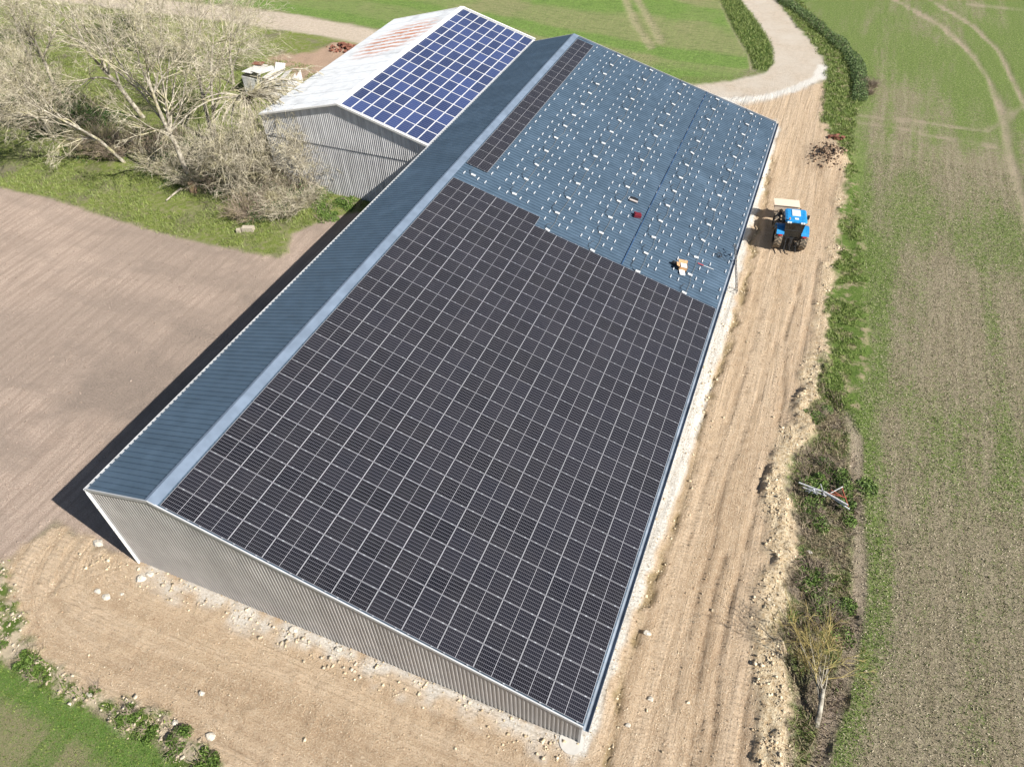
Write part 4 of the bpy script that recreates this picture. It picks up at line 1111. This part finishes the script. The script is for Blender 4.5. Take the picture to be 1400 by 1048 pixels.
# ------------------------------------------------------------------ bare trees
def bark(name, a, b, sc=3.0):
    q = NT(name)
    n_ = q.noise(sc, 5, .7); n2 = q.noise(.9, 3, .6)
    c = q.mix(q.ramp(n_, .35, .65), a, b)
    c = q.mix(q.ramp(n2, .5, .65, 0, .45), c, (.40,.37,.15))
    q.bump(n_, .5, .03)
    return q.fin(c, .9, 0, .2)
M_bark = bark('pale_bark', (.13,.11,.08), (.50,.46,.38))
M_twig = bark('pale_twigs', (.15,.13,.085), (.66,.60,.47), 2.0)  # dark end of the mottle also stands in for shaded twig undersides
M_tan = bark('pinkish_twigs', (.15,.115,.085), (.38,.31,.24), 1.0)
M_yel = bark('yellow_twigs', (.16,.13,.04), (.48,.38,.16), 1.0)

def rotv(d, ang, rn):
    a = d.orthogonal().normalized(); b = d.cross(a)
    t = rn.uniform(0, 2*math.pi); ax = a*math.cos(t)+b*math.sin(t)
    return (d*math.cos(ang)+ax*math.sin(ang)).normalized()

def grow(g, gt, p, d, L, r, lev, rn, up, curl, counts, maxlev):
    nseg = (6, 5, 4, 3)[min(lev, 3)]
    pts = [Vector(p)]; dirs = [d.copy()]
    dd = d.copy()
    for i in range(nseg):
        dd = (dd + Vector((rn.gauss(0, curl), rn.gauss(0, curl), rn.gauss(0, curl)+up))).normalized()
        pts.append(pts[-1]+dd*L/nseg); dirs.append(dd.copy())
    rad = [max(.006, r*(1-.72*i/nseg)) for i in range(nseg+1)]
    (g if lev < 2 else gt).tube(pts, rad, (8, 5, 4, 3)[min(lev, 3)], cap=False)
    if lev >= maxlev:
        for k in range(counts[-1]):
            f = rn.uniform(.1, 1); i = min(int(f*nseg), nseg-1); q_ = pts[i].lerp(pts[i+1], f*nseg-i)
            t = rotv(dirs[i+1], rn.uniform(.35, 1.0), rn); ll = rn.uniform(.35, 1.1)
            e = q_+t*ll; gt.spike(q_, e, .0125)
            for _ in range(1):
                t2 = rotv(t, rn.uniform(.4, .9), rn); m_ = q_.lerp(e, rn.uniform(.3, .8)); gt.spike(m_, m_+t2*ll*.55, .009)
        return
    for k in range(counts[lev]):
        f = rn.uniform((.30, .18, .15)[lev], 1.0) if k else 1.0
        i = min(int(f*nseg), nseg-1); q_ = pts[i].lerp(pts[i+1], f*nseg-i)
        ang = rn.uniform(.35, 1.05) if k else rn.uniform(.05, .3)
        nd = rotv(dirs[i+1], ang, rn)
        u2 = up*.7-(.05 if lev == 0 and f < .55 else 0)
        grow(g, gt, q_, nd, L*rn.uniform(.48, .72)*(1.1-.3*f), r*(1-.72*f)*rn.uniform(.5, .74)+.006, lev+1, rn, u2, curl*1.1, counts, maxlev)

def tree(x_, y_, hgt, seed, lab, lean=(0, 0), trunks=1, rad=.32, up=.05, counts=(9, 7, 6, 6), mt=M_twig, name='bare_tree', cat='tree', frac=.42, group='leafless trees left of the old barn', sink=.1):
    rn = random.Random(seed)
    o = thing(name, lab, cat, (x_, y_, gz1(x_, y_)-sink), 0, group)
    g = G(); gt = G()
    for k in range(trunks):
        off = Vector((rn.uniform(-.3, .3), rn.uniform(-.3, .3), 0)) if k else Vector((0,0,0))
        d = Vector((lean[0]+rn.gauss(0, .05)+(.25 if k % 2 else -.1)*(trunks > 1), lean[1]+rn.gauss(0, .06), 1)).normalized()
        # trunk then crown
        grow(g, gt, off, d, hgt*frac*1.6, rad*.72*(1 if k == 0 else .75), 0, rn, up, .10, counts, 3)
    smooth(add('trunk', g, M_bark, o)); add('crown', gt, mt, o)
    return o
tree(-52.9, 41.3, 15.5, 3, 'tall bare tree with two pale trunks rising left of the shed', (-.05, .0), 2, .34)
tree(-50.4, 34.4, 16.5, 8, 'bare tree with pale trunk nearest the ploughed field', (-.20, -.34), 1, .38, counts=(12, 7, 6, 6))
tree(-64.5, 43.5, 17.0, 12, 'tall bare tree with a slanting pale trunk, in the middle of the grove', (-.14, -.22), 1, .38)
tree(-77.5, 44.5, 15.5, 21, 'bare tree leaning out at the left edge of the grove', (-.12, .02), 1, .32)
tree(-74.5, 58.0, 15.0, 27, 'bare tree with a dark trunk standing behind the middle of the grove', (0, 0), 2, .3)
tree(-59.0, 34.8, 13.5, 33, 'smaller bare tree at the field side of the grove', (-.15, -.25), 1, .26)
tree(-60.5, 54.0, 13.5, 39, 'bare tree between the shed and the track', (.02, .04), 1, .24)
for a_, b_, h_, sd_, lab_ in ((-41.4, 35.6, 7.5, 61, 'slender leafless shrub with fine twigs against the left corner of the old gable'), (-38.4, 35.8, 6.0, 62, 'slender leafless shrub with fine twigs against the middle of the old gable'), (-44.5, 33.4, 6.5, 63, 'slender leafless shrub rising from the bramble thicket')):
    tree(a_, b_, h_, sd_, lab_, (-.05, -.1), 3, .07, .05, (7, 5, 4, 3), M_twig, 'leafless_shrub', 'shrub', .42, 'leafless shrubs at the old gable')
tree(-88.0, 50.0, 14.0, 45, 'bare tree farthest left, partly outside the picture', (.08, -.05), 2, .3)
tree(-70.0, 36.5, 11.0, 47, 'low spreading bare tree above the dark ivy at the left edge', (-.1, -.28), 2, .24)
tree(-84.0, 64.0, 13.0, 49, 'bare tree by the track in the top left corner', (0, 0), 1, .28)
# drooping tree beside the old barn
rn = random.Random(77)
o = thing('drooping_tree', 'broken bare tree arching its pale branches down against the old barn gable', 'tree', (-46.6, 40.2, gz1(-46.6, 40.2)), 0)
g = G(); gt = G()
hub = Vector((.6, -.2, 6.2))
g.tube([(0, 0, -.2), (.1, 0, 1.5), (.35, -.1, 3.6), tuple(hub)], [.30, .26, .22, .16], 8)
for k in range(38):
    a = rn.gauss(-.45, .95); L = rn.uniform(5.5, 11.5); hz = Vector((math.cos(a), math.sin(a), 0)); p = hub.copy(); pts = [p.copy()]; v = (hz*1.0+Vector((0, 0, rn.uniform(.35, 1.15)))).normalized()
    n_ = 8
    for i in range(n_):
        v = (v+Vector((rn.gauss(0, .08), rn.gauss(0, .08), -.17-rn.random()*.08))).normalized(); p = p+v*L/n_
        if p.z < .1: p.z = .1
        pts.append(p.copy())
    r0 = rn.uniform(.05, .11); (g if r0 > .08 else gt).tube(pts, [r0*(1-.85*i/n_)+.006 for i in range(n_+1)], 5, cap=False)
    for i in range(1, n_+1):
        for _ in range(3):
            t = rotv((pts[i]-pts[i-1]).normalized(), rn.uniform(.3, .9), rn)+Vector((0, 0, -.25)); ll = rn.uniform(.8, 2.0); e = pts[i]+t*ll
            gt.tube([pts[i], pts[i].lerp(e, .5)+Vector((0, 0, .12)), e], [.022, .016, .006], 3, cap=False)
            for _2 in range(3):
                f = rn.random(); q_ = pts[i].lerp(e, f); gt.spike(q_, q_+rotv(t.normalized(), rn.uniform(.4, 1.0), rn)*rn.uniform(.3, .8), .011)
smooth(add('trunk', g, M_bark, o)); add('crown', gt, M_twig, o)

# brambles and brushwood under the trees
def brush(x_, y_, rad, hgt, seed, lab, n=220, mat=M_tan, name='bramble_bush', leaves=0, lmat=M_dark, group='brushwood under the bare trees', cat='bush'):
    rn = random.Random(seed); o = thing(name, lab, cat, (x_, y_, gz1(x_, y_)), 0, group); g = G()
    for k in range(n):
        a = rn.uniform(0, 6.283); r0 = rad*rn.random()**.6*.6; p = Vector((r0*math.cos(a), r0*math.sin(a), 0)); b = a+rn.gauss(0, .8)
        L = rn.uniform(.5, 1.0)*hgt*1.3; v = Vector((math.cos(b)*.55, math.sin(b)*.55, 1)).normalized(); pts = [p.copy()]
        for i in range(4):
            v = (v+Vector((rn.gauss(0, .2), rn.gauss(0, .2), -.20))).normalized(); p = p+v*L/3.2; pts.append(p.copy())
        g.tube(pts, [.022, .018, .014, .010, .004], 3, cap=False)
        for _ in range(7):
            i = rn.randint(1, 4); q_ = pts[i].lerp(pts[i-1], rn.random()); g.spike(q_, q_+rotv((pts[i]-pts[i-1]).normalized(), rn.uniform(.4, 1.2), rn)*rn.uniform(.2, .7), .010)
    add('stems', g, mat, o)
    if leaves:
        gl = G()
        for k in range(int(leaves*1.9)):
            if k == 0: lobes = [(rn.gauss(0, .42)*rad, rn.gauss(0, .42)*rad, rn.uniform(.3, .62)*rad, rn.uniform(.45, 1.0)*hgt) for _ in range(7)]
            lx_, ly_, lr, lh = rn.choice(lobes)
            a = rn.uniform(0, 6.283); rr = lr*rn.random()**.6; zz = lh*rn.random()**.8*math.sqrt(max(.04, 1-(rr/lr)**2))
            c = Vector((lx_+rr*math.cos(a), ly_+rr*math.sin(a), zz)); s_ = rn.uniform(.028, .07)*(1+hgt*.25)
            u = Vector((rn.gauss(0,1), rn.gauss(0,1), rn.gauss(0,.5))).normalized(); w = u.orthogonal().normalized()
            gl.quad(c-u*s_, c+w*s_*.6, c+u*s_, c-w*s_*.6)
        add('foliage', gl, lmat, o)
    return o
BR = [(-54.0,35.6,2.8,2.2,'brushwood between the nearest trunk and the field side tree'),(-61.0,36.4,2.8,2.2,'dark brushwood round the foot of the field side tree'),(-52.5,38.6,2.6,2.4,'thicket behind the nearest trunk'),(-57.5,38.2,3.0,2.2,'tangled brushwood at the foot of the grove, left of the nearest trunk'),
      (-50.2,34.6,2.6,2.0,'dark tangle of twigs round the trunk nearest the ploughed field'),
      (-46.6,35.4,2.8,2.3,'brown bramble thicket just right of the nearest trunk'),
      (-42.8,34.8,2.8,2.4,'wide bramble thicket in front of the old barn gable'),
      (-40.4,37.0,2.4,2.6,'brushwood leaning on the left part of the old barn gable'),
      (-38.2,34.6,2.2,2.0,'pinkish brushwood nearest the clover patch by the gable'),
      (-41.2,31.4,2.2,1.7,'low brushwood mound at the grass edge'),
      (-38.6,32.6,2.0,1.7,'low brush heap on the grass nearest the new barn'),
      (-64.0,36.5,3.0,2.0,'brushwood left of the middle of the grove'),
      (-46.0,39.5,2.8,2.6,'twiggy thicket behind the drooping tree')]
for i, (a, b, r_, h_, lab) in enumerate(BR): brush(a, b, r_, h_, 300+i, lab, 280, M_tan if i % 2 else M_twig, leaves=500)
for i, (a, b, r_, h_, lab) in enumerate([(-78.5,40.6,3.0,2.8,'dark green ivy mound at the left edge of the picture'), (-74.2,40.2,3.2,3.0,'larger dark green ivy bush right of the left edge mound'), (-69.3,40.4,2.8,2.4,'dark evergreen bush farther right under the bare trees'), (-71.5,37.6,2.2,1.6,'low dark evergreen bush at the field side')]):
    brush(a, b, r_, h_, 340+i, lab, 140, M_tan, 'ivy_bush', 3600, M_dark, 'dark evergreen bushes under the trees')
for i, (a, b, r_, h_, lab) in enumerate([(-33.8,36.0,1.3,.6,'bright green weed clump at the foot of the old gable'), (-35.5,34.4,1.4,.5,'bright green nettle patch in front of the gable'), (-34.7,33.2,1.0,.4,'small green nettle clump nearest the new barn'), (-37.0,36.2,1.3,.9,'yellow-green weed clump under the brushwood')]):
    brush(a, b, r_, h_, 360+i, lab, 10, M_tan, 'nettle_clump', 1500, M_leaf, 'green clumps at the old gable')

# willow stool in the ditch with its many upright yellow stems
rn = random.Random(5)
o = thing('willow_tree', 'small bare willow leaning over, fanning out yellow stems in the ditch by the dirt yard', 'tree', (9.75, 5.2, gz1(9.75, 5.2)), 0)
g = G(); gt = G()
g.tube([(0, -.5, -.1), (.02, .0, .25), (0, .55, .5), (-.02, 1.0, .7)], [.15, .12, .11, .09], 8)
for k in range(10):
    a = -.50+k*.072+rn.gauss(0, .05); p = Vector((rn.gauss(0, .05), rn.uniform(.35, 1.1), rn.uniform(.35, .75)))
    v = Vector((math.sin(a), math.cos(a), rn.uniform(.02, .38))).normalized()
    grow(g, gt, p, v, rn.uniform(1.6, 2.6), rn.uniform(.03, .045), 1, rn, .0, .06, (0, 4, 3, 2), 3)
smooth(add('trunk', g, M_bark, o)); add('crown', gt, M_yel, o)

# bushes in the ditch and along the verge
for i, (a, b, r_, h_, lab, lf) in enumerate([
    (8.0,19.0,.9,.55,'green weed clump at the left end of the scrap frame',1400), (9.5,19.7,1.1,.75,'rounded green bush behind the scrap frame',2200),
    (10.0,18.0,.7,.7,'green bush at the right end of the scrap frame',1100), (8.9,20.4,.6,.5,'small dark bush above the scrap frame',700),
    (8.5,16.5,.9,.35,'yellow-green mossy clump in front of the scrap frame',1000), (7.9,24.2,.75,.45,'lone bright green clump on the bank above the scrap frame',1200),
    (8.9,12.6,1.2,.5,'grey-green scrub in the ditch below the scrap frame',900), (9.6,10.4,1.2,.5,'sparse green scrub above the willow',1000)]):
    brush(a, b, r_*1.15, h_, 400+i, lab, 40 if i < 6 else 110, M_tan, 'weed_clump', int(lf*1.6), M_leaf, 'weed clumps in the ditch')
for i, (a, b, r_, h_, lab) in enumerate([(-28.6,-6.5,.55,.25,'low weed clump at the left end of the stony border'), (-26.6,-6.4,.75,.35,'broad weed clump in the left part of the stony border'), (-25.6,-6.8,.5,.3,'weed clump touching the grass field'),
    (-19.8,-6.75,.45,.3,'weed clump in the middle of the stony border'), (-18.6,-6.7,.55,.3,'leafy weed clump right of the middle of the border'), (-17.3,-6.55,.5,.35,'dark green weed clump in the right part of the border'),
    (-16.9,-7.0,.45,.3,'weed clump at the field side in the right part of the border'), (-15.3,-7.0,.7,.35,'biggest leafy weed clump at the bottom of the stony border'), (-22.4,-6.4,.3,.2,'tiny weed tuft in the middle of the dirt edge')]):
    brush(a, b, r_, h_, 430+i, lab, 8, M_tan, 'weed_clump', int(1500*r_), M_leaf, 'weed clumps in the stony border')

# hedge beside the road
hp = [(-4.9,104),(-2.5,100.9),(.3,96.5),(3.5,90.8),(5.6,86.5),(6.8,82.3),(7.5,77.1),(7.5,73.6)]
ho = thing('hedge', 'dark green hedge curving along the right side of the gravel road', 'hedge')
g = G(); gl = G(); rn = random.Random(9)
for k in range(22000):
    f = rn.random()**.85*(len(hp)-1); i = min(int(f), len(hp)-2); u = f-i
    cx_, cy_ = hp[i][0]*(1-u)+hp[i+1][0]*u, hp[i][1]*(1-u)+hp[i+1][1]*u
    den = .5+.5*mnoise.noise(Vector((cx_*.35, cy_*.35, 0))); rr = .55+.6*den; a = rn.uniform(0, 6.283); q_ = rn.random()**.5
    c = Vector((cx_+rr*q_*math.cos(a), cy_+rr*q_*math.sin(a), (.35+.85*den)*rn.random()*math.sqrt(1-.8*q_*q_))); s_ = rn.uniform(.045, .10)
    uu = Vector((rn.gauss(0,1), rn.gauss(0,1), rn.gauss(0,.5))).normalized(); w = uu.orthogonal().normalized(); gl.quad(c-uu*s_, c+w*s_*.6, c+uu*s_, c-w*s_*.6)
    if k % 30 == 0: g.tube([(cx_, cy_, 0), ((cx_+c.x)/2, (cy_+c.y)/2, c.z*.6), (c.x, c.y, c.z+.15)], [.03, .02, .008], 3, cap=False)
add('branches', g, M_tan, ho); add('foliage', gl, M_hedge, ho)
brush(8.35, 77.6, .9, .7, 480, 'heap of cut dark branches at the field side of the hedge', 160, M_tan, 'brush_heap', 0, M_dark, None)
brush(8.25, 75.9, .7, .5, 481, 'smaller heap of dead twigs below the cut branches', 110, M_tan, 'brush_heap', 0, M_dark, None)

# scrap metal frame in the ditch
fr = thing('scrap_frame', 'tangle of white and rusty red metal bars dumped in the ditch', 'scrap metal', (8.9, 17.8, gz1(8.9, 17.8)+.45))
M_rust = simple('rusty_red_steel', (.32,.09,.05), .7, 0, .3); M_wsteel = simple('white_painted_steel', (.50,.50,.50), .5, 0, .35, 9)
for pts, r_, m_ in (([(-1.55, .35, .1), (-.2, .05, .25), (1.3, -.55, .1)], .045, M_wsteel), ([(-.2, .05, .3), (1.15, -.45, .3)], .05, M_wsteel), ([(-.35, .75, .0), (-.15, -.2, .3)], .035, M_wsteel),
    ([(-.1, -.15, .1), (.75, .65, .45)], .03, M_wsteel), ([(.7, .65, .4), (1.2, -.45, .2)], .035, M_rust), ([(-.1, .1, .2), (1.05, .05, .3)], .03, M_rust), ([(-1.3, .05, .15), (0, -.15, .2)], .03, M_wsteel), ([(.2, .3, .3), (.9, .1, .2)], .03, M_rust)):
    g = G(); g.tube(pts, r_, 6); add('bar', g, m_, fr)
g = G()
for k in range(26):
    a = rn.uniform(0, 6.28); g.tube([(-1.2+rn.random()*.9, rn.uniform(-.2, .2), .05), (-1.0+rn.random()*.7, rn.uniform(-.2, .2), .25)], .012, 4)
add('wire_mesh', g, M_galv, fr)

# fallen and cut wood, block, clay rubble
def log(p0, p1, r_, lab):
    g = G(); a = Vector(p0); b = Vector(p1); g.tube([a, a.lerp(b, .5)+Vector((0, .05, .04)), b], [r_, r_*.85, r_*.6], 8)
    return add('log', g, M_bark, label=lab, category='log', group='cut wood by the grove')
log((-50.0, 32.6, .25), (-49.9, 30.4, .2), .10, 'short cut branch lying on the grass before the nearest trunk')
log((-45.5, 37.2, 2.0), (-36.6, 36.2, .9), .13, 'long pale fallen branch resting in the brushwood before the gable')
log((-64.5, 35.2, .9), (-60.3, 34.0, 2.6), .10, 'pale dead limb leaning out of the brushwood left of the nearest trunk')
g = G(); g.tube([(0, 0, -.1), (0, 0, .5), (.05, 0, .9)], [.42, .34, .30], 10)
add('tree_stump', smooth(add('tree_stump', g, bark('reddish_wood', (.22,.12,.08), (.46,.30,.22)))).data if False else g, bark('reddish_wood', (.22,.12,.08), (.46,.30,.22)), loc=(-48.9, 32.9, gz1(-48.9, 32.9)), label='reddish broken tree stump at the edge of the brushwood', category='tree stump')
g = G(); g.box(-.5, .5, -.25, .25, -.05, .4, 0, Matrix.Rotation(.35, 4, 'Z')); g.box(-1.0, -.62, -.2, .1, -.05, .3, 0, Matrix.Rotation(.5, 4, 'Z'))
add('concrete_block', g, simple('lichen_concrete', (.40,.35,.27), .9, 0, .2), loc=(-39.8, 29.1, gz1(-39.8, 29.1)), label='broken grey-tan concrete block on the grass near the ploughed field', category='block')
M_clay = simple('terracotta', (.20,.08,.05), .8, 0, .3)
br = thing('brick_heap', 'heap of broken red bricks on the bare earth behind the old barn', 'bricks', (-53.9, 67.6, gz1(-53.9, 67.6)))
g = G(); g.box(-.12, .12, -.06, .06, -.04, .04); bme = g.mesh('brick'); bme.materials.append(M_clay)
rn = random.Random(4)
for k in range(120):
    o = bpy.data.objects.new('brick', bme); COL.objects.link(o); o.parent = br; a = rn.uniform(0, 6.28); r_ = rn.random()**.6*1.6
    o.location = (r_*math.cos(a)*1.4, r_*math.sin(a)*.9, max(.03, .6*(1-r_/1.7)*rn.random())); o.rotation_euler = (rn.uniform(-.6, .6), rn.uniform(-.6, .6), a*3); o.scale = (1.6, 1.6, 1.6)
g = G(); rn = random.Random(14)
for k in range(22): g.box(-.16, .16, -.1, .1, -.06, .06, 0, Matrix.Translation((rn.gauss(0, .5), rn.gauss(0, .2), rn.uniform(.05, .3))) @ Matrix.Rotation(rn.uniform(0, 3), 4, 'Z') @ Matrix.Rotation(rn.uniform(-.7, .7), 4, 'X'))
add('clay_rubble', g, M_clay, loc=(5.95, 63.6, gz1(5.95, 63.6)), label='small heap of reddish clay rubble in the green verge beyond the dirt mound', category='rubble')

# ------------------------------------------------------------------ collapsed shed
sh = thing('collapsed_shed', 'tumbledown grey shed with broken pale roof sheets left of the old barn', 'shed', (-55.2, 53.4, gz1(-55.2, 53.4)))
M_shw = M_oldwall
def wallsheet(p0, p1, h0, h1, n=10, y=0):
    g = G(); a = Vector(p0); b = Vector(p1); nrm = Vector((0, 0, 1)).cross((b-a).normalized())
    for k in range(n*2):
        u, v = a.lerp(b, k/(2*n)), a.lerp(b, (k+1)/(2*n)); du, dv = nrm*(.03 if k % 2 else -.03), nrm*(-.03 if k % 2 else .03)
        hu, hv = h0+(h1-h0)*k/(2*n), h0+(h1-h0)*(k+1)/(2*n)
        g.quad(u+du, v+dv, v+dv+Vector((0, 0, hv)), u+du+Vector((0, 0, hu)))
    return g
for i in range(4): add('wall_sheet', wallsheet((-1.9+i*.95, -1.3+.02*(i % 2), -.1), (-.97+i*.95, -1.3+.03*i, -.1), 2.3-.05*i, 2.25-.1*i), M_shw, sh)
for i in range(3): add('wall_sheet', wallsheet((-1.9, -1.3+i*1.0, -.1), (-1.9, -.32+i*1.0, -.1), 2.3, 2.4), M_shw, sh)
for i in range(3): add('wall_sheet', wallsheet((3.4, -.6+i*1.0, -.1), (3.4, .36+i*1.0, -.1), 1.9, 2.3), M_shw, sh)
rn = random.Random(2); M_shroof = simple('pale_roof_sheet', (.46,.45,.43), .7, 0, .2)
for i, (px_, py_, pz_, w, l, ax, ay, az) in enumerate([(-1.2,.3,2.5,1.3,3.4,-.1,.05,.05),(.1,.5,2.45,1.3,3.2,-.16,.08,-.1),(1.3,.2,2.2,1.2,3.0,-.05,.2,.12),(2.5,.6,2.1,1.1,2.8,.1,-.35,.1),(2.4,-.9,1.2,1.0,2.0,1.1,.2,.15),(3.3,-1.0,1.1,.9,2.0,1.2,.1,-.2),(1.5,-1.1,1.3,.8,1.8,1.25,-.3,.1),(1.0,1.9,2.3,1.1,1.6,.3,.2,.5)]):
    g = G(); M = Matrix.Translation((px_, py_, pz_)) @ Matrix.Rotation(az, 4, 'Z') @ Matrix.Rotation(ay, 4, 'Y') @ Matrix.Rotation(ax, 4, 'X')
    n = 12
    for k in range(n): g.quad(*[tuple(M @ Vector(v)) for v in ((-w/2+w*k/n, -l/2, .03*(k % 2)), (-w/2+w*(k+1)/n, -l/2, .03*((k+1) % 2)), (-w/2+w*(k+1)/n, l/2, .03*((k+1) % 2)), (-w/2+w*k/n, l/2, .03*(k % 2)))])
    add('roof_sheet', g, M_shroof, sh)
g = G(); g.box(-1.9, -.6, 1.3, 2.2, 2.58, 2.62, 0, Matrix.Rotation(.2, 4, 'Z')); add('rusty_sheet', g, M_clay, sh)
for a, b in (((-1.8, -1.2, 0), (-1.8, -1.2, 2.4)), ((1.9, -1.3, 0), (2.2, -1.1, 2.1)), ((3.3, 2.2, 0), (3.3, 2.2, 2.3)), ((-1.8, -1.2, 2.35), (3.2, -.9, 2.0)), ((.8, -1.5, 2.2), (1.9, 1.8, 2.4)), ((2.6, -1.4, .4), (3.0, 1, 2.4))):
    g = G(); g.tube([a, b], .06, 4); add('beam', g, M_bark, sh)
